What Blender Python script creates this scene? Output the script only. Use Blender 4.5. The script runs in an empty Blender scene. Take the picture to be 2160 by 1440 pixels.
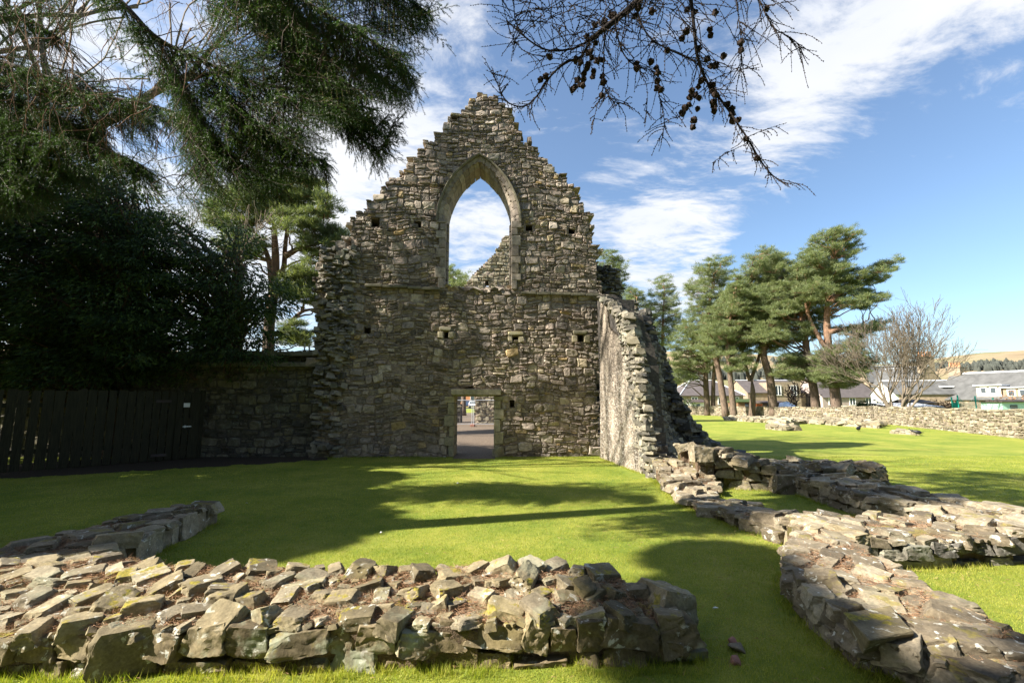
import bpy, bmesh, math, random
import numpy as np
from mathutils import Vector, Matrix, noise as mnoise

random.seed(7)
RNG = np.random.default_rng(7)
S = bpy.context.scene
COL = S.collection
R = math.radians

# ------------------------------------------------------------------ camera
EYE, PITCH, FPX = 1.6, R(7.42), 960.0
cam = bpy.data.objects.new("camera", bpy.data.cameras.new("camera"))
COL.objects.link(cam)
cam.location = (0, 0, EYE)
cam.rotation_euler = (R(90) + PITCH, 0, 0)
cam.data.lens = 16.0
cam.data.sensor_width = 36.0
cam.data.clip_start = 0.05
cam.data.clip_end = 9000
S.camera = cam
cP, sP = math.cos(PITCH), math.sin(PITCH)


def ray(px, py):
    u, v = (px - 1080) / FPX, (720 - py) / FPX
    return np.array([u, cP - v * sP, sP + v * cP])


def gp(px, py, z=0.0):          # where a sight line meets the level z
    d = ray(px, py)
    return d * ((z - EYE) / d[2]) + np.array([0, 0, EYE])


def dp(px, py, Y):              # where it reaches the distance Y
    d = ray(px, py)
    return d * (Y / d[1]) + np.array([0, 0, EYE])


# ------------------------------------------------------------------ world, sun, exposure
SUN_AZ, SUN_EL = R(15), R(38)
LDIR = Vector((math.cos(SUN_EL) * math.cos(SUN_AZ), math.cos(SUN_EL) * math.sin(SUN_AZ), -math.sin(SUN_EL)))
sun = bpy.data.objects.new("sun", bpy.data.lights.new("sun", 'SUN'))
COL.objects.link(sun)
sun.data.energy = 5.0
sun.data.angle = R(0.55)
sun.data.color = (1.0, 0.93, 0.82)
sun.rotation_euler = LDIR.to_track_quat('-Z', 'Y').to_euler()
sun.location = (-20, -5, 30)
S.view_settings.view_transform = 'Standard'
S.view_settings.look = 'None'
S.view_settings.gamma = 1
S.view_settings.exposure = 1.66
S.cycles.max_bounces = 6
S.cycles.diffuse_bounces = 3
S.cycles.transparent_max_bounces = 8


class NT:                       # a small node-tree writer
    def __init__(self, tree):
        self.t = tree
        tree.nodes.clear()

    def n(self, kind, **kw):
        nd = self.t.nodes.new(kind)
        ins = kw.pop('ins', {})
        for k, v in kw.items():
            setattr(nd, k, v)
        for k, v in ins.items():
            self.set(nd.inputs[k], v)
        return nd

    def set(self, sock, v):
        if isinstance(v, bpy.types.NodeSocket):
            self.t.links.new(v, sock)
        else:
            if sock.type == 'RGBA' and hasattr(v, '__len__') and len(v) == 3:
                v = (*v, 1)
            sock.default_value = v

    def math(self, op, a, b=0.0, c=None, clamp=False):
        nd = self.n('ShaderNodeMath', operation=op, use_clamp=clamp)
        self.set(nd.inputs[0], a)
        self.set(nd.inputs[1], b)
        if c is not None:
            self.set(nd.inputs[2], c)
        return nd.outputs[0]

    def vmath(self, op, a, b=(0, 0, 0)):
        nd = self.n('ShaderNodeVectorMath', operation=op)
        self.set(nd.inputs[0], a)
        if op == 'SCALE':
            self.set(nd.inputs['Scale'], b)
        else:
            self.set(nd.inputs[1], b)
        return nd.outputs['Value'] if op in ('DOT_PRODUCT', 'LENGTH', 'DISTANCE') else nd.outputs[0]

    def noise(self, vec, scale=5, detail=4, rough=0.55, dist=0.0, out='Fac'):
        nd = self.n('ShaderNodeTexNoise', ins={'Scale': scale, 'Detail': detail, 'Roughness': rough, 'Distortion': dist})
        if vec is not None:
            self.set(nd.inputs['Vector'], vec)
        return nd.outputs[out]

    def voro(self, vec, scale=5, feature='F1', out='Distance', rnd=1.0):
        nd = self.n('ShaderNodeTexVoronoi', feature=feature, ins={'Scale': scale, 'Randomness': rnd})
        if vec is not None:
            self.set(nd.inputs['Vector'], vec)
        return nd.outputs[out]

    def ramp(self, fac, stops, interp='LINEAR'):
        nd = self.n('ShaderNodeValToRGB')
        cr = nd.color_ramp
        cr.interpolation = interp
        while len(cr.elements) < len(stops):
            cr.elements.new(0.5)
        for e, (p, c) in zip(cr.elements, stops):
            e.position = p
            e.color = (*c, 1) if hasattr(c, '__len__') else (c, c, c, 1)
        self.set(nd.inputs[0], fac)
        return nd.outputs[0]

    def mix(self, fac, a, b, blend='MIX'):
        nd = self.n('ShaderNodeMix', data_type='RGBA', blend_type=blend)
        self.set(nd.inputs[0], fac)
        self.set(nd.inputs[6], a)
        self.set(nd.inputs[7], b)
        return nd.outputs[2]

    def maprange(self, v, a, b, c=0.0, d=1.0):
        nd = self.n('ShaderNodeMapRange', ins={'Value': v, 'From Min': a, 'From Max': b, 'To Min': c, 'To Max': d})
        nd.interpolation_type = 'SMOOTHSTEP'
        return nd.outputs[0]


def make_world():
    w = bpy.data.worlds.new("World")
    S.world = w
    w.use_nodes = True
    t = NT(w.node_tree)
    sky = t.n('ShaderNodeTexSky', sky_type='NISHITA')
    sky.sun_disc = False
    sky.sun_elevation = SUN_EL
    sky.sun_rotation = R(258)
    sky.altitude = 200
    sky.air_density = 1.0
    sky.dust_density = 1.4
    sky.ozone_density = 2.2
    co = t.n('ShaderNodeTexCoord').outputs['Generated']
    sep = t.n('ShaderNodeSeparateXYZ', ins={0: co})
    x, y, z = sep.outputs
    zz = t.math('ADD', t.math('MAXIMUM', z, 0.0), 0.12)
    px = t.math('DIVIDE', x, zz)
    py = t.math('DIVIDE', y, zz)
    p = t.n('ShaderNodeCombineXYZ', ins={0: px, 1: py, 2: 0.0}).outputs[0]
    warp = t.noise(p, 0.9, 3, 0.5, out='Color')
    p2 = t.vmath('ADD', p, t.vmath('SCALE', t.vmath('SUBTRACT', warp, (0.5, 0.5, 0.5)), 0.55))
    mp = t.n('ShaderNodeMapping', ins={'Vector': p2, 'Rotation': (0, 0, R(-32)), 'Scale': (0.75, 1.7, 1)})
    big = t.noise(mp.outputs[0], 1.7, 4, 0.55)
    mp2 = t.n('ShaderNodeMapping', ins={'Vector': p2, 'Rotation': (0, 0, R(-40)), 'Scale': (1.6, 3.0, 1)})
    fine = t.noise(mp2.outputs[0], 4.2, 8, 0.66)
    f = t.math('ADD', t.math('MULTIPLY', big, 0.55), t.math('MULTIPLY', fine, 0.45))
    # weather: how much cloud stands in which part of the sky
    bias = 0.0
    for (bx, by, wid, amt) in CLOUDS:
        d = Vector(ray(bx, by)).normalized()
        dot = t.vmath('DOT_PRODUCT', t.vmath('NORMALIZE', co), tuple(d))
        g = t.maprange(dot, math.cos(R(wid)), 1.0, 0.0, amt)
        bias = t.math('ADD', bias, g)
    f = t.math('ADD', f, bias)
    wisp = t.noise(mp2.outputs[0], 9.0, 6, 0.6)
    f = t.math('ADD', f, t.math('MULTIPLY', t.math('SUBTRACT', wisp, 0.5), 0.22))
    m = t.maprange(f, 0.49, 0.74)
    m = t.math('ADD', t.math('MULTIPLY', m, 0.86), 0.03)
    lum = t.noise(p2, 2.0, 4, 0.5)
    cc = t.ramp(lum, [(0.3, (0.80, 0.84, 0.92)), (0.7, (1.0, 0.99, 0.98))])
    cloud = t.mix(1.0, cc, (CLOUD_V, CLOUD_V, CLOUD_V), 'MULTIPLY')
    skyc = t.mix(1.0, sky.outputs[0], SKY_TINT, 'MULTIPLY')
    col = t.mix(m, skyc, cloud)
    bg = t.n('ShaderNodeBackground', ins={'Color': col, 'Strength': SKY_S})
    out = t.n('ShaderNodeOutputWorld')
    t.t.links.new(bg.outputs[0], out.inputs[0])


SKY_S = 0.071
SKY_TINT = (0.92, 1.0, 1.03)
CLOUD_V = 5.2
CLOUDS = [(1990, 190, 20, 0.15), (2140, 60, 12, 0.03), (1620, 230, 10, 0.10), (1780, 220, 8, 0.05), (1330, 400, 9, 0.07), (1440, 545, 10, 0.17),
          (720, 400, 14, 0.13), (900, 180, 12, 0.07), (1010, 520, 9, 0.16), (300, 200, 30, 0.12), (400, 700, 20, 0.12),
          (2100, 600, 24, -0.25), (1800, 450, 14, -0.10), (1250, 130, 9, -0.06), (1700, 640, 12, -0.2), (1150, 60, 8, -0.05)]
make_world()

# ------------------------------------------------------------------ objects and meshes


def tag(o, label=None, cat=None, group=None, kind=None):
    for k, v in (('label', label), ('category', cat), ('group', group), ('kind', kind)):
        if v:
            o[k] = v
    return o


def thing(name, label, cat, loc=(0, 0, 0), group=None):
    o = bpy.data.objects.new(name, None)
    o.empty_display_size = 0.3
    COL.objects.link(o)
    o.location = loc
    return tag(o, label, cat, group)


class MB:
    """collects vertices and faces, then links them as ONE mesh object"""

    def __init__(self):
        self.v, self.f, self.n = [], [], 0

    def add(self, V, *Fs):
        V = np.asarray(V, dtype=np.float64).reshape(-1, 3)
        for F in Fs:
            if isinstance(F, np.ndarray):
                if len(F):
                    self.f.append(F.astype(np.int64) + self.n)
            else:
                by = {}
                for q in F:
                    by.setdefault(len(q), []).append(q)
                for k, qs in by.items():
                    self.f.append(np.array(qs, dtype=np.int64) + self.n)
        self.v.append(V)
        self.n += len(V)
        return self

    def box(self, c, size, rz=0.0, ax=None):
        sx, sy, sz = [s / 2 for s in size]
        V = np.array([[i * sx, j * sy, k * sz] for k in (-1, 1) for j in (-1, 1) for i in (-1, 1)], float)
        if ax is not None:
            V = V @ np.array(ax)
        elif rz:
            c_, s_ = math.cos(rz), math.sin(rz)
            V = np.stack([V[:, 0] * c_ - V[:, 1] * s_, V[:, 0] * s_ + V[:, 1] * c_, V[:, 2]], 1)
        F = np.array([[0, 2, 3, 1], [4, 5, 7, 6], [0, 1, 5, 4], [1, 3, 7, 5], [3, 2, 6, 7], [2, 0, 4, 6]])
        return self.add(V + np.array(c, float), F)

    def tube(self, P, rad, k=6, cap=True):
        P = np.asarray(P, float)
        n = len(P)
        rad = np.broadcast_to(np.asarray(rad, float), (n,))
        T = np.gradient(P, axis=0)
        T /= np.linalg.norm(T, axis=1)[:, None] + 1e-9
        ref = np.array([0.31, 0.17, 0.93]) if abs(T[0][2]) < 0.8 else np.array([0.9, 0.3, 0.1])
        A = np.cross(T, ref)
        A /= np.linalg.norm(A, axis=1)[:, None] + 1e-9
        B = np.cross(T, A)
        th = np.arange(k) * 2 * math.pi / k
        V = P[:, None, :] + rad[:, None, None] * (np.cos(th)[None, :, None] * A[:, None, :] + np.sin(th)[None, :, None] * B[:, None, :])
        i = np.arange(n - 1)[:, None] * k
        j = np.arange(k)[None, :]
        j2 = (j + 1) % k
        F = np.stack([i + j, i + j2, i + k + j2, i + k + j], -1).reshape(-1, 4)
        if cap:
            self.add(V.reshape(-1, 3), F, [tuple(range(k))[::-1], tuple(range((n - 1) * k, n * k))])
        else:
            self.add(V.reshape(-1, 3), F)
        return self

    def prism(self, poly, z0, z1):
        n = len(poly)
        V = [(p[0], p[1], z0) for p in poly] + [(p[0], p[1], z1) for p in poly]
        F = [tuple(range(n))[::-1], tuple(range(n, 2 * n))] + [(i, (i + 1) % n, n + (i + 1) % n, n + i) for i in range(n)]
        return self.add(V, F)

    def build(self, name, mat, parent=None, smooth=False, sharp=None):
        me = bpy.data.meshes.new(name)
        V = np.concatenate(self.v) if self.v else np.zeros((0, 3))
        me.vertices.add(len(V))
        me.vertices.foreach_set('co', V.astype(np.float32).ravel())
        nl = sum(f.size for f in self.f)
        npoly = sum(len(f) for f in self.f)
        me.loops.add(nl)
        me.polygons.add(npoly)
        me.loops.foreach_set('vertex_index', np.concatenate([f.ravel() for f in self.f]).astype(np.int32))
        tot = np.concatenate([np.full(len(f), f.shape[1]) for f in self.f])
        me.polygons.foreach_set('loop_start', np.concatenate([[0], np.cumsum(tot)[:-1]]).astype(np.int32))
        me.polygons.foreach_set('use_smooth', np.full(npoly, bool(smooth)))
        me.update(calc_edges=True)
        me.validate()
        if smooth and sharp:
            me.set_sharp_from_angle(angle=R(sharp))
        for m in (mat if isinstance(mat, (list, tuple)) else [mat]):
            me.materials.append(m)
        o = bpy.data.objects.new(name, me)
        COL.objects.link(o)
        if parent is not None:
            o.parent = parent
            o.matrix_parent_inverse = Matrix.Translation(-Vector(parent.location))
        return o


def norm(v):
    v = np.asarray(v, float)
    return v / (np.linalg.norm(v) + 1e-9)


def smoothpath(P, n):
    """Catmull-Rom through the points P, n samples"""
    P = np.asarray(P, float)
    Q = np.vstack([2 * P[0] - P[1], P, 2 * P[-1] - P[-2]])
    out = []
    m = len(P) - 1
    for t in np.linspace(0, m - 1e-6, n):
        i = int(t)
        u = t - i
        a, b, c, d = Q[i:i + 4]
        out.append(0.5 * ((2 * b) + (c - a) * u + (2 * a - 5 * b + 4 * c - d) * u * u + (3 * b - a - 3 * c + d) * u ** 3))
    return np.array(out)


def inside(poly, x, y):
    """vectorised point in polygon"""
    x, y = np.asarray(x, float), np.asarray(y, float)
    r = np.zeros(x.shape, bool)
    n = len(poly)
    for i in range(n):
        x0, y0 = poly[i][0], poly[i][1]
        x1, y1 = poly[(i + 1) % n][0], poly[(i + 1) % n][1]
        c = ((y0 > y) != (y1 > y)) & (x < (x1 - x0) * (y - y0) / ((y1 - y0) if y1 != y0 else 1e-9) + x0)
        r ^= c
    return r


# ------------------------------------------------------------------ materials
MAT = {}


def material(name, fn):
    m = bpy.data.materials.new(name)
    m.use_nodes = True
    t = NT(m.node_tree)
    b = t.n('ShaderNodeBsdfPrincipled')
    o = t.n('ShaderNodeOutputMaterial')
    t.t.links.new(b.outputs[0], o.inputs[0])
    b.inputs['Roughness'].default_value = 0.85
    b.inputs['Specular IOR Level'].default_value = 0.25
    t.b, t.o = b, o
    fn(t, b)
    MAT[name] = m
    return m


def bump(t, b, h, strength=0.5, dist=0.02):
    nd = t.n('ShaderNodeBump', ins={'Height': h, 'Strength': strength, 'Distance': dist})
    t.t.links.new(nd.outputs[0], b.inputs['Normal'])


def pos(t):
    return t.n('ShaderNodeNewGeometry').outputs['Position']


def island(t):
    return t.n('ShaderNodeNewGeometry').outputs['Random Per Island']


def stone_mat(name, stops, bumpd=0.012, lichen=0.0, moss=0.0, scale=1.0, yellow=0.0, green=0.0):
    def fn(t, b):
        p, r = pos(t), island(t)
        c = t.ramp(r, stops)
        n1 = t.noise(p, 9 * scale, 5, 0.6)
        c = t.mix(0.75, c, t.ramp(n1, [(0.28, 0.42), (0.5, 0.9), (0.75, 1.45)]), 'MULTIPLY')
        n0 = t.noise(p, 55 * scale, 3, 0.6)
        c = t.mix(0.55, c, t.ramp(n0, [(0.3, 0.55), (0.7, 1.35)]), 'MULTIPLY')
        if yellow:
            ny = t.noise(p, 1.6, 4, 0.6)
            c = t.mix(t.math('MULTIPLY', t.maprange(ny, 0.55, 0.68), yellow), c, (0.30, 0.24, 0.06))
        if green:
            ng = t.noise(t.vmath('ADD', p, (7, 3, 1)), 2.3, 5, 0.65)
            c = t.mix(t.math('MULTIPLY', t.maprange(ng, 0.53, 0.66), green), c, (0.33, 0.37, 0.26))
        if lichen:
            k = t.noise(p, 3.5, 3, 0.6)
            lw = t.noise(t.vmath('ADD', p, (11, 4, 6)), 15 * scale, 6, 0.62, 0.4)
            lm = t.math('MULTIPLY', t.maprange(lw, 0.585, 0.635), t.maprange(k, 0.42, 0.56))
            c = t.mix(t.math('MULTIPLY', lm, lichen), c, (0.60, 0.60, 0.54))
        if moss:
            nz = t.n('ShaderNodeSeparateXYZ', ins={0: t.n('ShaderNodeNewGeometry').outputs['Normal']}).outputs[2]
            k = t.noise(t.vmath('ADD', p, (3, 9, 4)), 5.0, 4, 0.65)
            mm = t.math('MULTIPLY', t.maprange(k, 0.57, 0.64), t.maprange(nz, 0.1, 0.6))
            mc = t.ramp(t.noise(p, 60, 3, 0.6), [(0.3, (0.09, 0.09, 0.012)), (0.7, (0.33, 0.26, 0.03))])
            c = t.mix(t.math('MULTIPLY', mm, moss), c, mc)
        t.set(b.inputs['Base Color'], c)
        h = t.math('ADD', t.math('MULTIPLY', n1, 0.6), t.math('ADD', t.math('MULTIPLY', n0, 0.35), t.math('MULTIPLY', t.noise(p, 180 * scale, 2, 0.5), 0.12)))
        bump(t, b, h, 0.9, bumpd)
        b.inputs['Roughness'].default_value = 0.92
    return material(name, fn)


GABLE_STOPS = [(0.0, (0.125, 0.106, 0.09)), (0.3, (0.255, 0.214, 0.172)), (0.55, (0.37, 0.312, 0.25)), (0.75, (0.29, 0.225, 0.183)), (0.9, (0.45, 0.385, 0.305)), (0.97, (0.38, 0.31, 0.19)), (1.0, (0.40, 0.28, 0.13))]
stone_mat('gable_stone', GABLE_STOPS, 0.012, 0.25, 0.0, 1.0, 0.05, 0.04)
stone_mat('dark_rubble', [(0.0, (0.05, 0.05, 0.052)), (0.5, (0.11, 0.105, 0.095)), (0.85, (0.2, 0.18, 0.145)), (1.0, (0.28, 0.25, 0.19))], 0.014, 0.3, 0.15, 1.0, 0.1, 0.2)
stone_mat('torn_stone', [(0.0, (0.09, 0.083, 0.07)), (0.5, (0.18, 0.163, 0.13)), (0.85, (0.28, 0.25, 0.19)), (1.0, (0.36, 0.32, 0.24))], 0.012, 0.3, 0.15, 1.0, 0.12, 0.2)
stone_mat('field_stone', [(0.0, (0.10, 0.082, 0.05)), (0.25, (0.19, 0.155, 0.09)), (0.5, (0.27, 0.222, 0.135)), (0.75, (0.15, 0.125, 0.085)), (1.0, (0.32, 0.275, 0.185))], 0.010, 0.6, 0.9, 1.0, 0.18, 0.25)
stone_mat('lichen_stone', [(0.0, (0.10, 0.078, 0.045)), (0.5, (0.22, 0.178, 0.105)), (1.0, (0.15, 0.115, 0.065))], 0.010, 0.6, 0.4, 1.0, 0.2, 0.55)
stone_mat('grey_stone', [(0.0, (0.10, 0.08, 0.054)), (0.5, (0.21, 0.172, 0.117)), (1.0, (0.31, 0.262, 0.185))], 0.010, 0.7, 0.5, 1.0, 0.12, 0.12)
stone_mat('sandstone', [(0.0, (0.19, 0.16, 0.13)), (0.5, (0.28, 0.235, 0.19)), (1.0, (0.37, 0.315, 0.25))], 0.008, 0.15, 0.0, 1.0, 0.10, 0.10)
stone_mat('door_stone', [(0.0, (0.23, 0.21, 0.145)), (0.5, (0.30, 0.27, 0.19)), (1.0, (0.36, 0.31, 0.20))], 0.008, 0.15, 0.0, 1.0, 0.35, 0.3)
stone_mat('wall_stone', [(0.0, (0.15, 0.125, 0.08)), (0.5, (0.26, 0.222, 0.15)), (1.0, (0.36, 0.32, 0.235))], 0.02, 0.2, 0.2, 0.6, 0.3, 0.1)
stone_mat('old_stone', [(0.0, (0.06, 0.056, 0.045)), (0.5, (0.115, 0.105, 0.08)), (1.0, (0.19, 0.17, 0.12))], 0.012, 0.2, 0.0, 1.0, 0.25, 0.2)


def mortar_fn(ca, cb, d=0.015):
    def fn(t, b):
        p = pos(t)
        n = t.noise(p, 14, 6, 0.65)
        c = t.ramp(n, [(0.3, ca), (0.7, cb)])
        t.set(b.inputs['Base Color'], c)
        bump(t, b, t.math('ADD', n, t.noise(p, 90, 3, 0.6)), 0.9, d)
    return fn


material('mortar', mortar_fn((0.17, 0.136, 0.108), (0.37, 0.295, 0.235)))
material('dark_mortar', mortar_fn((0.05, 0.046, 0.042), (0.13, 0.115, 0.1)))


def earth_fn(t, b):
    p = pos(t)
    n = t.noise(p, 18, 6, 0.7)
    c = t.ramp(n, [(0.3, (0.05, 0.036, 0.022)), (0.5, (0.16, 0.11, 0.07)), (0.7, (0.27, 0.19, 0.13))])
    k = t.noise(t.vmath('ADD', p, (2, 5, 1)), 4.5, 5, 0.65)
    c = t.mix(t.math('MULTIPLY', t.maprange(k, 0.5, 0.6), 0.8), c, t.ramp(n, [(0.3, (0.05, 0.055, 0.015)), (0.7, (0.2, 0.17, 0.045))]))
    t.set(b.inputs['Base Color'], c)
    bump(t, b, t.math('ADD', n, t.noise(p, 90, 3, 0.6)), 1.0, 0.03)


material('earth', earth_fn)


def plaster(t, b):
    p = pos(t)
    mp = t.n('ShaderNodeMapping', ins={'Vector': p, 'Scale': (2.2, 2.2, 0.55)})
    n1 = t.noise(mp.outputs[0], 1.6, 6, 0.65)
    c = t.ramp(n1, [(0.34, (0.085, 0.07, 0.055)), (0.46, (0.19, 0.157, 0.122)), (0.56, (0.28, 0.236, 0.184)), (0.7, (0.37, 0.32, 0.255))])
    v = t.voro(t.vmath('MULTIPLY', t.vmath('ADD', p, t.vmath('SCALE', t.noise(p, 5, 2, 0.5, out='Color'), 0.15)), (1, 1, 1.6)), 5.5, 'DISTANCE_TO_EDGE')
    zz = t.n('ShaderNodeSeparateXYZ', ins={0: p}).outputs[2]
    low = t.maprange(t.math('ADD', zz, t.math('MULTIPLY', t.noise(p, 1.5, 4, 0.6), 2.0)), 4.4, 2.6)
    vein = t.math('MULTIPLY', t.maprange(v, 0.06, 0.02), low)
    c = t.mix(t.math('MULTIPLY', vein, 0.7), c, (0.5, 0.47, 0.41))
    n2 = t.noise(p, 40, 4, 0.6)
    c = t.mix(0.6, c, t.ramp(n2, [(0.3, 0.6), (0.7, 1.25)]), 'MULTIPLY')
    pv = t.vmath('MULTIPLY', t.vmath('ADD', p, t.vmath('SCALE', t.noise(p, 4, 2, 0.5, out='Color'), 0.2)), (1, 1, 2.1))
    cellc = t.voro(pv, 4.2, 'F1', 'Color')
    edge = t.maprange(t.voro(pv, 4.2, 'DISTANCE_TO_EDGE'), 0.09, 0.02)
    wear = t.maprange(t.noise(p, 1.3, 5, 0.65), 0.40, 0.58)
    c = t.mix(t.math('MULTIPLY', wear, 0.38), c, t.mix(1.0, c, t.ramp(cellc, [(0.2, 0.45), (0.8, 1.35)]), 'MULTIPLY'))
    c = t.mix(t.math('MULTIPLY', t.math('MULTIPLY', wear, edge), 0.4), c, (0.12, 0.10, 0.08))
    t.set(b.inputs['Base Color'], c)
    bump(t, b, t.math('ADD', t.math('MULTIPLY', n2, 0.5), t.math('ADD', t.math('MULTIPLY', t.math('MULTIPLY', wear, edge), -1.2), n1)), 1.0, 0.035)


material('plaster', plaster)


def simple(name, col, rough=0.8, var=0.3, scale=8, spec=0.25, metal=0.0, bd=0.0):
    def fn(t, b):
        p = pos(t)
        n = t.noise(p, scale, 5, 0.6)
        c = t.mix(1.0, col, t.ramp(n, [(0.25, 1 - var), (0.75, 1 + var)]), 'MULTIPLY')
        t.set(b.inputs['Base Color'], c)
        b.inputs['Roughness'].default_value = rough
        b.inputs['Specular IOR Level'].default_value = spec
        b.inputs['Metallic'].default_value = metal
        if bd:
            bump(t, b, n, 0.7, bd)
    return material(name, fn)


def foliage(name, stops, trans=0.3, rough=0.6, clump=1.5, con=0.0):
    def fn(t, b):
        p, r = pos(t), island(t)
        n = t.noise(p, clump, 5 if con else 3, 0.6)
        if con:
            n = t.maprange(n, 0.5 - con, 0.5 + con)
        f = t.math('ADD', t.math('MULTIPLY', r, 0.55), t.math('MULTIPLY', n, 0.5))
        c = t.ramp(f, stops)
        t.set(b.inputs['Base Color'], c)
        b.inputs['Roughness'].default_value = rough
        b.inputs['Specular IOR Level'].default_value = 0.3
        tr = t.n('ShaderNodeBsdfTranslucent')
        t.set(tr.inputs[0], t.mix(1.0, c, (1.5, 1.6, 0.8), 'MULTIPLY'))
        ms = t.n('ShaderNodeMixShader', ins={0: trans})
        t.t.links.new(b.outputs[0], ms.inputs[1])
        t.t.links.new(tr.outputs[0], ms.inputs[2])
        t.t.links.new(ms.outputs[0], t.o.inputs[0])
    return material(name, fn)


foliage('pine_needles', [(0.2, (0.085, 0.115, 0.05)), (0.5, (0.15, 0.185, 0.08)), (0.8, (0.24, 0.26, 0.11))], 0.3, 0.5, 0.5)
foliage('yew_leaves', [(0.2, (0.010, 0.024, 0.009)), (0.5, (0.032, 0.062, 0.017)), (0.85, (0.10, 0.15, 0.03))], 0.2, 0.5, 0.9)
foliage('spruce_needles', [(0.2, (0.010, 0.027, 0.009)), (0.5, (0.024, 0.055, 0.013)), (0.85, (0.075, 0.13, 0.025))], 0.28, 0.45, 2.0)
foliage('grass_blades', [(0.08, (0.10, 0.155, 0.015)), (0.35, (0.205, 0.26, 0.028)), (0.65, (0.34, 0.345, 0.045)), (0.95, (0.50, 0.45, 0.14))], 0.4, 0.6, 0.9, 0.2)
foliage('bush_leaves', [(0.2, (0.03, 0.05, 0.02)), (0.6, (0.07, 0.10, 0.03)), (0.9, (0.12, 0.14, 0.05))], 0.25, 0.6, 1.5)
foliage('dry_needles', [(0.2, (0.20, 0.10, 0.05)), (0.6, (0.36, 0.21, 0.125)), (0.9, (0.48, 0.33, 0.2))], 0.1, 0.8, 3.0)
simple('spruce_bark', (0.075, 0.055, 0.042), 0.9, 0.5, 30, bd=0.01)
simple('spruce_twig', (0.16, 0.085, 0.045), 0.85, 0.4, 30)
simple('larch_bark', (0.022, 0.016, 0.013), 0.9, 0.5, 60, bd=0.004)
simple('larch_cone_scales', (0.028, 0.017, 0.012), 0.85, 0.4, 90)
simple('pale_bark', (0.27, 0.22, 0.15), 0.85, 0.4, 6, bd=0.01)
simple('grey_bark', (0.16, 0.13, 0.095), 0.9, 0.4, 12, bd=0.01)
simple('yew_bark', (0.10, 0.065, 0.045), 0.9, 0.5, 12, bd=0.01)


def pine_bark(t, b):
    p = pos(t)
    z = t.n('ShaderNodeSeparateXYZ', ins={0: p}).outputs[2]
    k = t.maprange(z, 3.5, 10.5)
    mp = t.n('ShaderNodeMapping', ins={'Vector': p, 'Scale': (1, 1, 0.3)})
    n = t.noise(mp.outputs[0], 9, 5, 0.65)
    lo = t.ramp(n, [(0.3, (0.06, 0.045, 0.035)), (0.7, (0.20, 0.145, 0.105))])
    hi = t.ramp(n, [(0.3, (0.16, 0.085, 0.05)), (0.7, (0.34, 0.20, 0.12))])
    t.set(b.inputs['Base Color'], t.mix(k, lo, hi))
    bump(t, b, n, 0.8, 0.05)


material('pine_bark', pine_bark)


def wood_fn(t, b):
    p, r = pos(t), island(t)
    mp = t.n('ShaderNodeMapping', ins={'Vector': p, 'Scale': (9, 9, 0.7)})
    n = t.noise(mp.outputs[0], 5, 6, 0.65)
    c = t.ramp(n, [(0.3, (0.014, 0.013, 0.007)), (0.7, (0.045, 0.042, 0.022))])
    t.set(b.inputs['Base Color'], c)
    bump(t, b, n, 0.6, 0.006)


material('fence_wood', wood_fn)


def lawn_fn(t, b):
    p = pos(t)
    n1 = t.noise(p, 0.7, 6, 0.65)
    n2 = t.noise(p, 6, 5, 0.7)
    n3 = t.noise(p, 70, 3, 0.7)
    f = t.math('ADD', t.math('MULTIPLY', n1, 0.5), t.math('ADD', t.math('MULTIPLY', n2, 0.3), t.math('MULTIPLY', n3, 0.25)))
    c = t.ramp(f, [(0.36, (0.08, 0.135, 0.014)), (0.47, (0.165, 0.215, 0.026)), (0.58, (0.26, 0.275, 0.042)), (0.68, (0.36, 0.335, 0.09))])
    t.set(b.inputs['Base Color'], c)
    b.inputs['Roughness'].default_value = 0.9
    bump(t, b, t.math('ADD', t.math('MULTIPLY', n2, 0.5), n3), 0.8, 0.03)


material('lawn', lawn_fn)
material('gravel', mortar_fn((0.075, 0.056, 0.04), (0.19, 0.145, 0.105), 0.01))
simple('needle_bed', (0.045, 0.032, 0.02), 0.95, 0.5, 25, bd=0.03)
simple('white_paint', (0.78, 0.77, 0.74), 0.6, 0.06, 3)
simple('cream_paint', (0.62, 0.55, 0.44), 0.7, 0.1, 3)
simple('pale_lead', (0.55, 0.57, 0.6), 0.5, 0.15, 3)
simple('purple_slate', (0.095, 0.082, 0.08), 0.75, 0.25, 1.6)
simple('grey_slate', (0.10, 0.10, 0.097), 0.75, 0.35, 1.4)
simple('house_stone', (0.27, 0.21, 0.15), 0.9, 0.35, 2.5)
simple('pink_harl', (0.36, 0.29, 0.26), 0.9, 0.15, 2)
simple('chimney_pot', (0.50, 0.24, 0.12), 0.8, 0.2, 4)
simple('pane', (0.06, 0.075, 0.09), 0.1, 0.1, 2, spec=0.6)
simple('shed_wood', (0.17, 0.10, 0.055), 0.85, 0.3, 4)
simple('dark_shed', (0.07, 0.055, 0.05), 0.9, 0.3, 4)
simple('mint_paint', (0.42, 0.62, 0.55), 0.7, 0.08, 3)
simple('orange_plastic', (0.75, 0.16, 0.03), 0.5, 0.1, 3)
simple('blue_tarp', (0.5, 0.58, 0.78), 0.5, 0.15, 3)
simple('teal_net', (0.02, 0.33, 0.25), 0.6, 0.1, 3)
simple('galvanised', (0.5, 0.52, 0.54), 0.4, 0.1, 5, spec=0.5, metal=0.6)
simple('car_white', (0.7, 0.72, 0.74), 0.3, 0.03, 3, spec=0.5)
simple('car_blue', (0.04, 0.06, 0.1), 0.3, 0.03, 3, spec=0.5)
simple('rubber', (0.02, 0.02, 0.02), 0.8, 0.1, 3)
simple('red_light', (0.5, 0.03, 0.02), 0.4, 0.1, 3)
simple('orange_brick', (0.50, 0.22, 0.11), 0.85, 0.2, 3)
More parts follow.
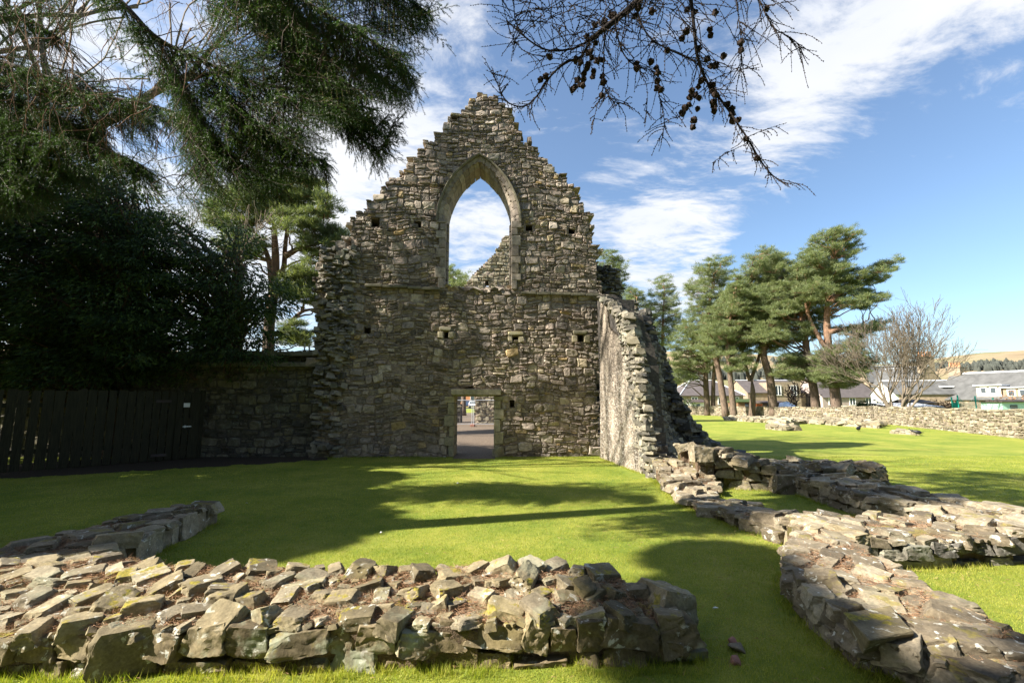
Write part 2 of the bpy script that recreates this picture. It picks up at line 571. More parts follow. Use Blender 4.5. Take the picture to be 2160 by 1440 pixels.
simple('crow_black', (0.012, 0.012, 0.014), 0.5, 0.1, 20, spec=0.4)
simple('asphalt', (0.06, 0.06, 0.06), 0.9, 0.2, 4)
simple('coping_stone', (0.16, 0.145, 0.10), 0.9, 0.4, 8, bd=0.01)
simple('brick_red', (0.30, 0.15, 0.11), 0.9, 0.4, 20, bd=0.006)


def hill_fn(t, b):
    p = pos(t)
    n = t.noise(p, 0.006, 5, 0.6)
    c = t.ramp(n, [(0.35, (0.21, 0.155, 0.09)), (0.5, (0.28, 0.215, 0.125)), (0.62, (0.18, 0.17, 0.08))])
    t.set(b.inputs['Base Color'], c)


material('moor', hill_fn)
simple('far_field', (0.21, 0.25, 0.10), 0.95, 0.25, 0.02)
simple('far_wood', (0.055, 0.06, 0.05), 0.95, 0.4, 0.08)

# ------------------------------------------------------------------ masonry builders


def frame(O, e):
    """a wall face: O its origin, e its horizontal direction; d points out of the face"""
    O, e = np.array(O, float), norm(e)
    n = np.array([e[1], -e[0], 0.0])

    def f(s, z, d):
        s, z, d = np.broadcast_arrays(np.asarray(s, float), np.asarray(z, float), np.asarray(d, float))
        return O + s[..., None] * e + d[..., None] * n + z[..., None] * np.array([0, 0, 1.0])
    f.O, f.e, f.n = O, e, n

    def px(x, y):
        d = ray(x, y)
        E = np.array([0, 0, EYE])
        t = n.dot(O - E) / n.dot(d)
        P = E + d * t
        return (float((P - O).dot(e)), float(P[2]))
    f.px = px
    return f


def courses(s0, s1, z0, z1, rng, hmin=0.15, hmax=0.33, wmin=0.2, wmax=0.52, thin=0.55):
    """rubble laid in rough courses: big blocks, and stacks of thin slips between them"""
    out = []
    z = z0
    while z < z1:
        h = rng.uniform(hmin, hmax)
        s = s0 - rng.uniform(0, wmax)
        while s < s1:
            w = rng.uniform(wmin, wmax) * (0.8 if h < 0.2 else 1)
            if rng.random() < thin:
                k = rng.integers(2, 5) if h > 0.24 else rng.integers(2, 4)
                cuts = np.sort(rng.dirichlet(np.ones(k) * 4)).copy()
                rng.shuffle(cuts)
                zz = z
                for c in cuts:
                    hh = c * h
                    if rng.random() < 0.5 and w > 0.28:
                        m = s + w * rng.uniform(0.3, 0.7)
                        out += [(s, m, zz, zz + hh), (m, s + w, zz, zz + hh)]
                    else:
                        out.append((s, s + w, zz, zz + hh))
                    zz += hh
            else:
                out.append((s, s + w, z, z + h))
            s += w
        z += h
    return np.array(out)


def trim(rects, polys):
    """cuts the stones back from openings given as polygons in (s, z)"""
    for P in polys:
        xs = [p[0] for p in P]
        zs = [p[1] for p in P]
        keep = []
        for (a, b, c, d) in rects:
            if b < min(xs) or a > max(xs) or d < min(zs) or c > max(zs):
                keep.append((a, b, c, d))
                continue
            g = np.linspace(a, b, 11)
            bad = inside(P, g, np.full(11, (c + d) / 2)) | inside(P, g, np.full(11, c + 0.25 * (d - c))) | inside(P, g, np.full(11, c + 0.75 * (d - c)))
            if not bad.any():
                keep.append((a, b, c, d))
                continue
            ok = ~bad
            best, run, st = (0, 0), 0, 0          # the longest free run
            for i in range(12):
                if i < 11 and ok[i]:
                    if run == 0:
                        st = i
                    run += 1
                    if run > best[0]:
                        best = (run, st)
                else:
                    run = 0
            if best[0] >= 2:
                a2, b2 = g[best[1]], g[best[1] + best[0] - 1]
                if b2 - a2 > 0.06:
                    keep.append((a2, b2, c, d))
        rects = keep
    return np.array(rects)


def laid_stones(mb, rects, f, rng, prot=(0.015, 0.06), back=0.10, gap=0.011, wave=0.045, deep=None, n=10):
    """adds one chipped block per rectangle (s0, s1, z0, z1) on the wall face f"""
    N = len(rects)
    c = (rects[:, [0, 2]] + rects[:, [1, 3]]) / 2
    hw = np.maximum((rects[:, 1] - rects[:, 0]) / 2 - gap, 0.012)
    hh = np.maximum((rects[:, 3] - rects[:, 2]) / 2 - gap, 0.010)
    th = (np.arange(n) + 0.5) * 2 * math.pi / n
    ex = rng.uniform(0.2, 0.6, N)[:, None]
    th = th[None, :] + rng.uniform(-0.16, 0.16, (N, n))
    cx = np.sign(np.cos(th)) * np.abs(np.cos(th)) ** ex
    cz = np.sign(np.sin(th)) * np.abs(np.sin(th)) ** ex
    jit = rng.uniform(0.82, 1.08, (N, n))
    X, Z = cx * jit * hw[:, None], cz * jit * hh[:, None]
    rot = rng.normal(0, 0.10, N)[:, None]
    X, Z = X - Z * rot, Z + X * rot * np.minimum(hh / hw, 1)[:, None]
    P = rng.uniform(prot[0], prot[1], N)[:, None]
    tx, tz = rng.normal(0, 0.05, N)[:, None], rng.normal(0.0, 0.12, N)[:, None]
    bk = np.full((N, 1), back) if deep is None else deep[:, None]
    rings = [(X, Z, -bk + 0 * X), (X, Z, P * 0.35 + rng.uniform(-0.006, 0.006, (N, n)))]
    q = rng.uniform(0.80, 0.93, (N, n))
    rings.append((X * q, Z * q, P + tx * X + tz * Z + rng.uniform(-0.009, 0.009, (N, n))))
    q = rng.uniform(0.35, 0.6, (N, n))
    rings.append((X * q, Z * q, P + 0.002 + tx * X * 0.6 + tz * Z * 0.6 + rng.uniform(-0.009, 0.009, (N, n))))
    cen = (np.zeros((N, 1)), np.zeros((N, 1)), P + rng.uniform(-0.008, 0.008, (N, 1)))
    Sx = np.concatenate([r[0] for r in rings] + [cen[0]], 1) + c[:, :1]
    Sz = np.concatenate([r[1] for r in rings] + [cen[1]], 1) + c[:, 1:]
    D = np.concatenate([r[2] for r in rings] + [cen[2]], 1)
    Sz = Sz + wave * (np.sin(Sx * 1.7 + 1.1 * np.sin(Sz * 0.9)) * 0.6 + np.sin(Sx * 4.3 + Sz * 2.1) * 0.4)
    V = f(Sx, Sz, D)
    m = 4 * n + 1
    j = np.arange(n)
    j2 = (j + 1) % n
    Q = np.concatenate([np.stack([r * n + j, r * n + j2, (r + 1) * n + j2, (r + 1) * n + j], 1) for r in range(3)])
    T = np.stack([3 * n + j, 3 * n + j2, np.full(n, 4 * n)], 1)
    off = (np.arange(N) * m)[:, None, None]
    mb.add(V.reshape(-1, 3), (Q[None] + off).reshape(-1, 4), (T[None] + off).reshape(-1, 3))


def core_wall(mb, poly, holes, f, thick, cell=0.08, rng=RNG, d0=0.0, rough=0.012):
    """the mortared body behind the stones: a solid of small cells inside the outline, without the openings"""
    xs, zs = [p[0] for p in poly], [p[1] for p in poly]
    s = np.arange(min(xs), max(xs) + cell, cell)
    z = np.arange(min(zs), max(zs) + cell, cell)
    cs, cz = np.meshgrid((s[:-1] + s[1:]) / 2, (z[:-1] + z[1:]) / 2, indexing='ij')
    M = inside(poly, cs, cz)
    for h in holes:
        M &= ~inside(h, cs, cz)
    ns, nz = len(s), len(z)
    gs, gz = np.meshgrid(s, z, indexing='ij')
    front = f(gs, gz, d0 + rng.uniform(-rough, rough, gs.shape)).reshape(-1, 3)
    backv = f(gs, gz, d0 - thick).reshape(-1, 3)
    idx = np.arange(ns * nz).reshape(ns, nz)
    a, b, c, d = idx[:-1, :-1][M], idx[1:, :-1][M], idx[1:, 1:][M], idx[:-1, 1:][M]
    B = ns * nz
    F = [np.stack([a, b, c, d], 1), np.stack([d, c, b, a], 1) + B]
    P = np.pad(M, 1)
    for (di, dj, e0, e1) in ((-1, 0, (0, 0), (0, 1)), (1, 0, (1, 1), (1, 0)), (0, -1, (1, 0), (0, 0)), (0, 1, (0, 1), (1, 1))):
        nb = P[1 + di:P.shape[0] - 1 + di, 1 + dj:P.shape[1] - 1 + dj]
        I, J = np.nonzero(M & ~nb)
        p, q = idx[I + e0[0], J + e0[1]], idx[I + e1[0], J + e1[1]]
        F.append(np.stack([p, q, q + B, p + B], 1))
    V = np.concatenate([front, backv])
    used = np.unique(np.concatenate([x.ravel() for x in F]))
    re = np.zeros(len(V), np.int64)
    re[used] = np.arange(len(used))
    mb.add(V[used], *[re[x] for x in F])


def hull_stone(pts, bev=0.0, sub=0, amp=0.0, seed=0):
    """one broken stone: the convex hull of its points, edges knocked off, surface roughened -> (V, faces)"""
    bm = bmesh.new()
    for p in pts:
        bm.verts.new(p)
    r = bmesh.ops.convex_hull(bm, input=bm.verts[:])
    junk = [e for e in r['geom_interior'] + r['geom_unused'] if isinstance(e, bmesh.types.BMVert)]
    if junk:
        bmesh.ops.delete(bm, geom=list(set(junk)), context='VERTS')
    if bev:
        bmesh.ops.dissolve_limit(bm, angle_limit=R(14), verts=bm.verts[:], edges=bm.edges[:])
        bmesh.ops.bevel(bm, geom=bm.edges[:], offset=bev, segments=1, profile=0.6, affect='EDGES', clamp_overlap=True)
    if sub:
        bmesh.ops.triangulate(bm, faces=bm.faces[:])
        for k in range(sub):
            es = [e for e in bm.edges if e.calc_length() > 0.028]
            if not es:
                break
            bmesh.ops.subdivide_edges(bm, edges=es, cuts=1, use_grid_fill=False)
            bmesh.ops.triangulate(bm, faces=[q for q in bm.faces if len(q.verts) > 3])
        o = Vector((seed * 3.7, seed * 1.3, seed * 0.7))
        bm.normal_update()
        for v in bm.verts:
            q = v.co * 11 + o
            v.co += v.normal * (amp * (mnoise.noise(q) + 0.6 * mnoise.noise(q * 2.7)))
    bm.verts.index_update()
    V = np.array([v.co[:] for v in bm.verts])
    F = [[v.index for v in q.verts] for q in bm.faces]
    bm.free()
    return V, F


def make_rock(rng, sub):
    """a split stone filling the unit box: a slab whose corners are broken off by flat breaks"""
    pts = []
    tap = rng.uniform(0.72, 1.0)
    shx, shy = rng.normal(0, 0.12, 2)
    tl = rng.normal(0, 0.14, 2)
    for i in (-1, 1):
        for k in (-1, 1):
            for l in (-1, 1):
                e = rng.uniform(0.02, 0.16, 3) if rng.random() < 0.5 else rng.uniform(0.15, 0.75, 3)
                for q in ((i * (1 - e[0]), k, l), (i, k * (1 - e[1]), l), (i, k, l * (1 - e[2]))):
                    x, y, z = q
                    if z > 0:
                        x, y = x * tap + shx, y * tap + shy
                        z = z + tl[0] * x + tl[1] * y
                    pts.append((x * 0.5, y * 0.5, z * 0.5))
    pts = np.array(pts)
    pts = (pts - (pts.max(0) + pts.min(0)) / 2) / (pts.max(0) - pts.min(0))
    if not sub:
        return hull_stone(pts)
    bm = bmesh.new()
    for p in pts:
        bm.verts.new(p)
    r = bmesh.ops.convex_hull(bm, input=bm.verts[:])
    junk = [e for e in r['geom_interior'] + r['geom_unused'] if isinstance(e, bmesh.types.BMVert)]
    if junk:
        bmesh.ops.delete(bm, geom=list(set(junk)), context='VERTS')
    bmesh.ops.dissolve_limit(bm, angle_limit=R(10), verts=bm.verts[:], edges=bm.edges[:])
    bmesh.ops.bevel(bm, geom=bm.edges[:], offset=0.05, segments=1, profile=0.5, affect='EDGES', clamp_overlap=True)
    bmesh.ops.triangulate(bm, faces=bm.faces[:])
    for k in range(sub):
        es = [e for e in bm.edges if e.calc_length() > 0.12]
        if es:
            bmesh.ops.subdivide_edges(bm, edges=es, cuts=1)
            bmesh.ops.triangulate(bm, faces=[q for q in bm.faces if len(q.verts) > 3])
    o = Vector(rng.uniform(-50, 50, 3))
    bm.normal_update()
    for v in bm.verts:
        q = v.co * 3.2 + o
        v.co += v.normal * (0.05 * mnoise.noise(q) + 0.035 * mnoise.noise(q * 2.9) + 0.018 * mnoise.noise(q * 7))
    bm.verts.index_update()
    V = np.array([v.co[:] for v in bm.verts])
    F = np.array([[v.index for v in q.verts] for q in bm.faces])
    bm.free()
    return V, F


k_rng = np.random.default_rng(404)
ROCKS = [make_rock(k_rng, 3) for _ in range(34)]
CHIPS = [make_rock(k_rng, 0) for _ in range(40)]


def rock(mb, c, size, rng, rot=(0, 0, 0), fine=True):
    """places a stone of the library: size (w, d, h), tilted by rot about x, y and turned about z"""
    lib = ROCKS if fine else CHIPS
    V, F = lib[rng.integers(0, len(lib))]
    fl = np.array([rng.choice((-1, 1)), rng.choice((-1, 1)), 1.0])
    V = V * fl * np.array(size)
    if fl[0] * fl[1] < 0:
        F = F[:, ::-1] if isinstance(F, np.ndarray) else [q[::-1] for q in F]
    M = np.array(Matrix.Rotation(rot[2], 3, 'Z') @ Matrix.Rotation(rot[1], 3, 'Y') @ Matrix.Rotation(rot[0], 3, 'X'))
    mb.add(V @ M.T + np.asarray(c), F)


def cells(poly, seeds, aniso=(1, 1)):
    """Voronoi cells of the seeds inside poly (both in the plane) by clipping"""
    seeds = np.asarray(seeds, float)
    sc = np.array(aniso, float)
    q = seeds * sc
    out = []
    for i in range(len(q)):
        d = np.linalg.norm(q - q[i], axis=1)
        order = np.argsort(d)[1:16]
        R_ = d[order[-1]] if len(order) else 1.0
        c = [q[i] + R_ * np.array(v) for v in ((-1, -1), (1, -1), (1, 1), (-1, 1))]
        for j in order:
            nrm = q[j] - q[i]
            mid = (q[j] + q[i]) / 2
            new = []
            for k in range(len(c)):
                p0, p1 = c[k], c[(k + 1) % len(c)]
                a, b = (p0 - mid).dot(nrm), (p1 - mid).dot(nrm)
                if a <= 0:
                    new.append(p0)
                if a * b < 0:
                    new.append(p0 + (p1 - p0) * (a / (a - b)))
            c = new
            if len(c) < 3:
                break
        if len(c) >= 3:
            out.append((seeds[i], np.array(c) / sc))
    return out


def scatter(poly, spacing, rng, tries=30):
    """seeds at least `spacing(x, y)` apart inside poly"""
    xs, ys = [p[0] for p in poly], [p[1] for p in poly]
    A = (max(xs) - min(xs)) * (max(ys) - min(ys))
    pts = []
    sp = spacing if callable(spacing) else (lambda x, y: spacing)
    s0 = spacing if not callable(spacing) else 0.18
    N = int(A / (s0 * s0) * tries)
    X, Y = rng.uniform(min(xs), max(xs), N), rng.uniform(min(ys), max(ys), N)
    ok = inside(poly, X, Y)
    grid = {}
    g = s0 * 1.2
    for x, y in zip(X[ok], Y[ok]):
        d = sp(x, y) * rng.uniform(0.7, 1.25)
        i, j = int(x // g), int(y // g)
        good = True
        for a in range(i - 2, i + 3):
            for b in range(j - 2, j + 3):
                for (u, v) in grid.get((a, b), ()):
                    if (u - x) ** 2 + (v - y) ** 2 < d * d:
                        good = False
                        break
                if not good:
                    break
            if not good:
                break
        if good:
            grid.setdefault((i, j), []).append((x, y))
            pts.append((x, y))
    return np.array(pts)


def cell_stone(mb, c, poly, to_world, H, rng, fine, tilt=0.25, shrink=0.94, flat=0.5, lean=0.0):
    """a broken stone filling the cell poly (around c), standing H out of its plane"""
    poly = c + (poly - c) * shrink
    size = np.sqrt(max(np.mean(np.sum((poly - c) ** 2, 1)), 1e-6))
    tl = rng.normal(0, tilt, 2)
    pts = []
    q0, q1 = rng.uniform(0.72, 0.9), rng.uniform(0.2, 0.6)
    off = rng.normal(0, 0.08, 2) * size
    for p in poly:
        w = p - c
        pts.append((*(c + w), -0.12))
        hz = H * q1 * rng.uniform(0.7, 1.3) + 0.6 * tl.dot(w)
        pts.append((*(c + w * rng.uniform(0.93, 1.02)), min(hz, H * 1.2)))
        if rng.random() < 0.8:
            w2 = w * q0 * rng.uniform(0.82, 1.08) + off
            pts.append((*(c + w2), H * rng.uniform(0.92, 1.04) + tl.dot(w2)))
    if rng.random() < 0.4:
        pts.append((*(c + off * 2), H * rng.uniform(1.05, 1.25)))
    pts = to_world(np.array(pts))
    V, F = hull_stone(pts, bev=(0.007 if fine else 0.0), sub=(2 if fine else 0), amp=0.0045, seed=rng.integers(0, 999))
    mb.add(V, F)


def low_wall(name, label, foot, hfun, faces, rng, spacing=0.2, fine=True, mats=('field_stone', 'lichen_stone', 'earth'),
             group='footings of the ruined priory walls', H=(0.03, 0.10), litter=0, course=(0.13, 0.22), tilt=0.25, extra=None, hk=(0.55, 0.95)):
    """a low rubble footing: foot its outline, hfun its top, faces the outline's sides that show"""
    foot = [np.array(p[:2], float) for p in foot]
    c0 = np.mean(foot, 0)
    root = thing(name, label, 'stone wall', (c0[0], c0[1], 0), group)
    top = MB()
    core = MB()
    cen = c0
    inner = [c0 + (p - c0) * (1 - 0.05 / (np.linalg.norm(p - c0) + 1e-6)) for p in foot]
    # core with an uneven top
    xs, ys = [p[0] for p in foot], [p[1] for p in foot]
    cell = 0.07
    gx, gy = np.arange(min(xs), max(xs) + cell, cell), np.arange(min(ys), max(ys) + cell, cell)
    CX, CY = np.meshgrid((gx[:-1] + gx[1:]) / 2, (gy[:-1] + gy[1:]) / 2, indexing='ij')
    M = inside(inner, CX, CY)
    GX, GY = np.meshgrid(gx, gy, indexing='ij')
    GZ = np.vectorize(hfun)(GX, GY) + rng.uniform(-0.012, 0.012, GX.shape) - 0.0
    idx = np.arange(GX.size).reshape(GX.shape)
    V = np.concatenate([np.stack([GX, GY, GZ], -1).reshape(-1, 3), np.stack([GX, GY, GX * 0 - 0.05], -1).reshape(-1, 3)])
    a, b, c, d = idx[:-1, :-1][M], idx[1:, :-1][M], idx[1:, 1:][M], idx[:-1, 1:][M]
    B = GX.size
    F = [np.stack([a, b, c, d], 1)]
    P = np.pad(M, 1)
    for (di, dj, e0, e1) in ((-1, 0, (0, 0), (0, 1)), (1, 0, (1, 1), (1, 0)), (0, -1, (1, 0), (0, 0)), (0, 1, (0, 1), (1, 1))):
        nb = P[1 + di:P.shape[0] - 1 + di, 1 + dj:P.shape[1] - 1 + dj]
        I, J = np.nonzero(M & ~nb)
        p, q = idx[I + e0[0], J + e0[1]], idx[I + e1[0], J + e1[1]]
        F.append(np.stack([q, p, p + B, q + B], 1))
    core.add(V, *F)
    core.build('rubble_core', MAT[mats[2]], root)
    grid = {}
    g = max(0.1, spacing * 1.3)
    A = (max(xs) - min(xs)) * (max(ys) - min(ys))
    for (ra, rb, tries) in ((1.25, 1.5, 1.2), (0.95, 1.25, 4), (0.6, 0.9, 12), (0.36, 0.58, 22), (0.2, 0.34, 30)):
        ra, rb = ra * spacing, rb * spacing
        N = int(A / (ra * ra) * tries * 0.32)
        RX, RY = rng.uniform(min(xs), max(xs), N), rng.uniform(min(ys), max(ys), N)
        ok = inside(foot, RX, RY)
        for x, y in zip(RX[ok].tolist(), RY[ok].tolist()):
            r = rng.uniform(ra, rb)
            i_, j_ = int(x // g), int(y // g)
            if any((u - x) ** 2 + (v - y) ** 2 < (0.88 * (r + q)) ** 2 for a in range(i_ - 2, i_ + 3) for b in range(j_ - 2, j_ + 3) for (u, v, q) in grid.get((a, b), ())):
                continue
            grid.setdefault((i_, j_), []).append((x, y, r))
            w, d_ = 2 * r * rng.uniform(0.95, 1.25), 2 * r * rng.uniform(0.62, 0.95)
            h = r * rng.uniform(*hk)
            rock(top, (x, y, hfun(x, y) + h * rng.uniform(-0.05, 0.2) + (H[0] + H[1]) * 0.10), (w, d_, h), rng, (rng.normal(0, tilt), rng.normal(0, tilt), rng.uniform(0, 6.28)), fine and r > 0.035)
    if extra:
        extra(top, rng)
    top.build('top_stones', MAT[mats[0]], root, smooth=fine, sharp=36)
    fs = MB()
    n = len(foot)
    for i in faces:
        p, q = foot[i], foot[(i + 1) % n]
        e = norm(q - p)
        L = np.linalg.norm(q - p)
        nrm = np.array([e[1], -e[0]])
        s = 0.0
        # lower course: flat laid; upper course: big standing stones
        hm = hfun(*((p + q) / 2))
        fr = course if len(course) > 2 else None
        nc = len(fr) - 1 if fr else max(1, int(round(hm / rng.uniform(*course))))
        for k in range(nc):
            s = -0.05
            while s < L:
                up = k == nc - 1
                w = rng.uniform(0.15, 0.34) if up else rng.uniform(0.14, 0.42)
                if not fine:
                    w *= 1.3
                m = p + e * min(s + w / 2, L)
                hloc = hfun(*(m - nrm * 0.1))
                f0, f1 = (fr[k], fr[k + 1]) if fr else (k / nc, (k + 1) / nc)
                z0, z1 = hloc * f0 - (0.04 if k == 0 else 0), hloc * f1 + (0.025 if up else 0) - rng.uniform(0, 0.05)
                hgt_ = z1 - z0
                dep = rng.uniform(0.2, 0.3)
                out = rng.uniform(0.01, 0.05) + (rng.uniform(0.0, 0.05) if up else 0)
                cc = p + e * (s + w / 2) + nrm * (out - dep / 2)
                rock(fs, (cc[0], cc[1], (z0 + z1) / 2), (w * 1.05, dep, hgt_ * 1.08), rng, (rng.normal(0, 0.10), rng.normal(0, 0.10 if up else 0.05), math.atan2(e[1], e[0]) + rng.normal(0, 0.12)), fine)
                s += w
    if fs.n:
        fs.build('face_stones', MAT[mats[1]], root, smooth=fine, sharp=36)
    if litter:
        lm = MB()
        N = litter
        X, Y = rng.uniform(min(xs), max(xs), N * 2), rng.uniform(min(ys), max(ys), N * 2)
        ok = inside(inner, X, Y)
        X, Y = X[ok][:N], Y[ok][:N]
        Z = np.array([hfun(x, y) for x, y in zip(X, Y)]) + rng.uniform(0.008, 0.04, len(X))
        needles(lm, np.stack([X, Y, Z], 1), 0.05, 0.0024, rng, flat=True)
        o = lm.build('needle_litter', MAT['dry_needles'], root)
        o['kind'] = 'stuff'
    return root


def needles(mb, P, length, width, rng, D=None, flat=False, curve=0.0):
    """thin pointed blades starting at P"""
    N = len(P)
    if D is None:
        D = rng.normal(0, 1, (N, 3))
        if flat:
            D[:, 2] = rng.normal(0.05, 0.18, N)
    D = D / (np.linalg.norm(D, axis=1)[:, None] + 1e-9)
    W = np.cross(D, rng.normal(0, 1, (N, 3)))
    W /= np.linalg.norm(W, axis=1)[:, None] + 1e-9
    ln = length * rng.uniform(0.6, 1.25, N)[:, None] if np.isscalar(length) else length[:, None]
    V = np.stack([P - W * width / 2, P + W * width / 2, P + D * ln], 1).reshape(-1, 3)
    mb.add(V, np.arange(N * 3).reshape(-1, 3))


def chunk(mb, c, w, d, h, rng, tilt=0.12):
    """one torn-out slab or lump of rubble"""
    rock(mb, c, (w, d, h), rng, (rng.normal(0, tilt), rng.normal(0, tilt), rng.uniform(-0.6, 0.6)), False)


def chunk_size(rng):
    if rng.random() < 0.3:
        return rng.uniform(0.15, 0.32), rng.uniform(0.2, 0.34), rng.uniform(0.09, 0.18)
    return rng.uniform(0.10, 0.32), rng.uniform(0.18, 0.36), rng.uniform(0.04, 0.10)


# ------------------------------------------------------------------ the gable
g_rng = np.random.default_rng(11)
YAW = R(2)
GF = frame((0, 13.5, 0), (math.cos(YAW), math.sin(YAW), 0))
px = GF.px
THK = 0.95


def Gp(*pts):
    return [px(*p) for p in pts]


GABLE_PX = [(664, 985), (667, 800), (664, 640), (672, 560), (682, 522), (737, 514), (737, 473), (772, 432), (800, 402), (836, 372), (872, 338), (905, 298), (935, 266),
            (965, 240), (990, 214), (1008, 196), (1040, 198), (1062, 222), (1086, 247), (1098, 286), (1128, 312), (1152, 336), (1180, 362), (1206, 384), (1226, 418), (1243, 452),
            (1252, 500), (1263, 552), (1264, 620), (1268, 985)]
gable_poly = Gp(*GABLE_PX)
# window opening: pointed arch on two jambs
wl, wr, wap = px(941, 466), px(1079, 470), px(1013, 347)
wlb, wrb = px(937, 606), px(1076, 604)
ctr_s = (wl[0] + wr[0]) / 2
zs = (wl[1] + wr[1]) / 2
half = (wr[0] - wl[0]) / 2
rise = wap[1] - zs
Rr = (half * half + rise * rise) / (2 * half)      # radius of each arc


def arch_pts(off, k=14, side=0):
    """points of the arch, offset outward by off, from the left springing over the point to the right"""
    cl = ctr_s - half + Rr
    r = Rr + off
    a_end = math.acos(max(-1, min(1, -(cl - ctr_s) / r)))
    L = [(cl + r * math.cos(a), zs + r * math.sin(a)) for a in np.linspace(math.pi, a_end, k)]
    Rt = [(2 * ctr_s - s, z) for s, z in L[::-1]]
    return L, Rt


def arch_poly(off, zbot):
    L, Rt = arch_pts(off)
    return [(ctr_s - half - off, zbot)] + L + Rt[1:] + [(ctr_s + half + off, zbot)]


win_core = arch_poly(0.10, wlb[1] - 0.02)
win_trim = arch_poly(0.30, wlb[1] - 0.02)
win_trim = [(ctr_s - half - 0.16, wlb[1])] + [(ctr_s - half - 0.16, zs)] + win_trim[1:-1] + [(ctr_s + half + 0.16, zs), (ctr_s + half + 0.16, wlb[1])]
dl, dr_ = px(957, 964), px(1042, 964)
dtl, dtr = px(957, 834), px(1042, 836)
door_z = (dtl[1] + dtr[1]) / 2
door_core = [(dl[0] - 0.05, -0.3), (dl[0] - 0.05, door_z + 0.05), (dr_[0] + 0.05, door_z + 0.05), (dr_[0] + 0.05, -0.3)]
door_trim = [(dl[0] - 0.18, -0.3), (dl[0] - 0.18, door_z + 0.28), (dr_[0] + 0.18, door_z + 0.28), (dr_[0] + 0.18, -0.3)]
putlogs_px = [(792, 468, 17, 17), (880, 472, 14, 13), (1118, 482, 14, 12), (1205, 488, 15, 13), (775, 697, 14, 15), (941, 705, 12, 14), (1088, 714, 13, 13), (1225, 713, 14, 15), (1080, 851, 12, 16), (988, 816, 20, 8)]
putlogs = []
for (a, b, w, h) in putlogs_px:
    p0, p1 = px(a - w / 2, b + h / 2), px(a + w / 2, b - h / 2)
    putlogs.append([(p0[0], p0[1]), (p0[0], p1[1]), (p1[0], p1[1]), (p1[0], p0[1])])

gable = thing('ruined_gable', 'tall ruined stone gable with empty pointed window and small doorway', 'ruin', (-1, 13.5, 0))
mb = MB()
inner = [(s - 0.07 * np.sign(s - ctr_s), z - 0.10) for s, z in gable_poly]
core_wall(mb, inner, [win_core, door_core] + putlogs, GF, THK, 0.07, g_rng, d0=-0.004)
for P in putlogs:
    s_, z_ = (P[0][0] + P[2][0]) / 2, (P[0][1] + P[2][1]) / 2
    mb.box(GF(s_, z_, -0.55), (abs(P[2][0] - P[0][0]) + 0.2, 0.2, abs(P[2][1] - P[0][1]) + 0.2), YAW)
mb.build('mortar_core', MAT['mortar'], gable)

rects = courses(min(p[0] for p in gable_poly) - 0.1, max(p[0] for p in gable_poly) + 0.1, -0.12, max(p[1] for p in gable_poly) + 0.1, g_rng,
                hmin=0.11, hmax=0.30, wmin=0.15, wmax=0.46, thin=0.66)
cs, cz = (rects[:, 0] + rects[:, 1]) / 2, (rects[:, 2] + rects[:, 3]) / 2
rects = rects[inside(gable_poly, cs + g_rng.normal(0, 0.075, len(cs)), cz + g_rng.normal(0, 0.05, len(cs)))]
rects = trim(rects, [win_trim, door_trim] + [[(s + (0.0), z) for s, z in P] for P in putlogs])
cs, cz = (rects[:, 0] + rects[:, 1]) / 2, (rects[:, 2] + rects[:, 3]) / 2
edge = ~(inside(gable_poly, cs - 0.42, cz) & inside(gable_poly, cs + 0.42, cz) & inside(gable_poly, cs, cz + 0.3))
edge &= cz > 0.5
deep = np.where(edge, g_rng.uniform(0.35, 0.9, len(cs)), 0.1)
mb = MB()
laid_stones(mb, rects, GF, g_rng, prot=(0.006, 0.054), deep=deep, wave=0.08, gap=0.007)
# capping stones laid through the thickness along the broken raking edge
cap = []
for i in range(4, len(gable_poly) - 3):
    a, b = np.array(gable_poly[i]), np.array(gable_poly[i + 1])
    L = np.linalg.norm(b - a)
    for t in np.arange(0.05, L, 0.16):
        p = a + (b - a) * t / L
        for dd in (0.25, 0.55, 0.85):
            w, h, d_ = g_rng.uniform(0.16, 0.34), g_rng.uniform(0.05, 0.11), g_rng.uniform(0.25, 0.45)
            c = GF(p[0] + g_rng.uniform(-0.06, 0.06) - 0.06 * np.sign(p[0] - ctr_s), p[1] - 0.07 + g_rng.uniform(-0.05, 0.05), -dd)
            pts = c + (g_rng.uniform(-1, 1, (12, 3)) * np.array([w / 2, d_ / 2, h / 2]))
            V, F = hull_stone(pts)
            mb.add(V, F)
mb.build('rubble_masonry', MAT['gable_stone'], gable)

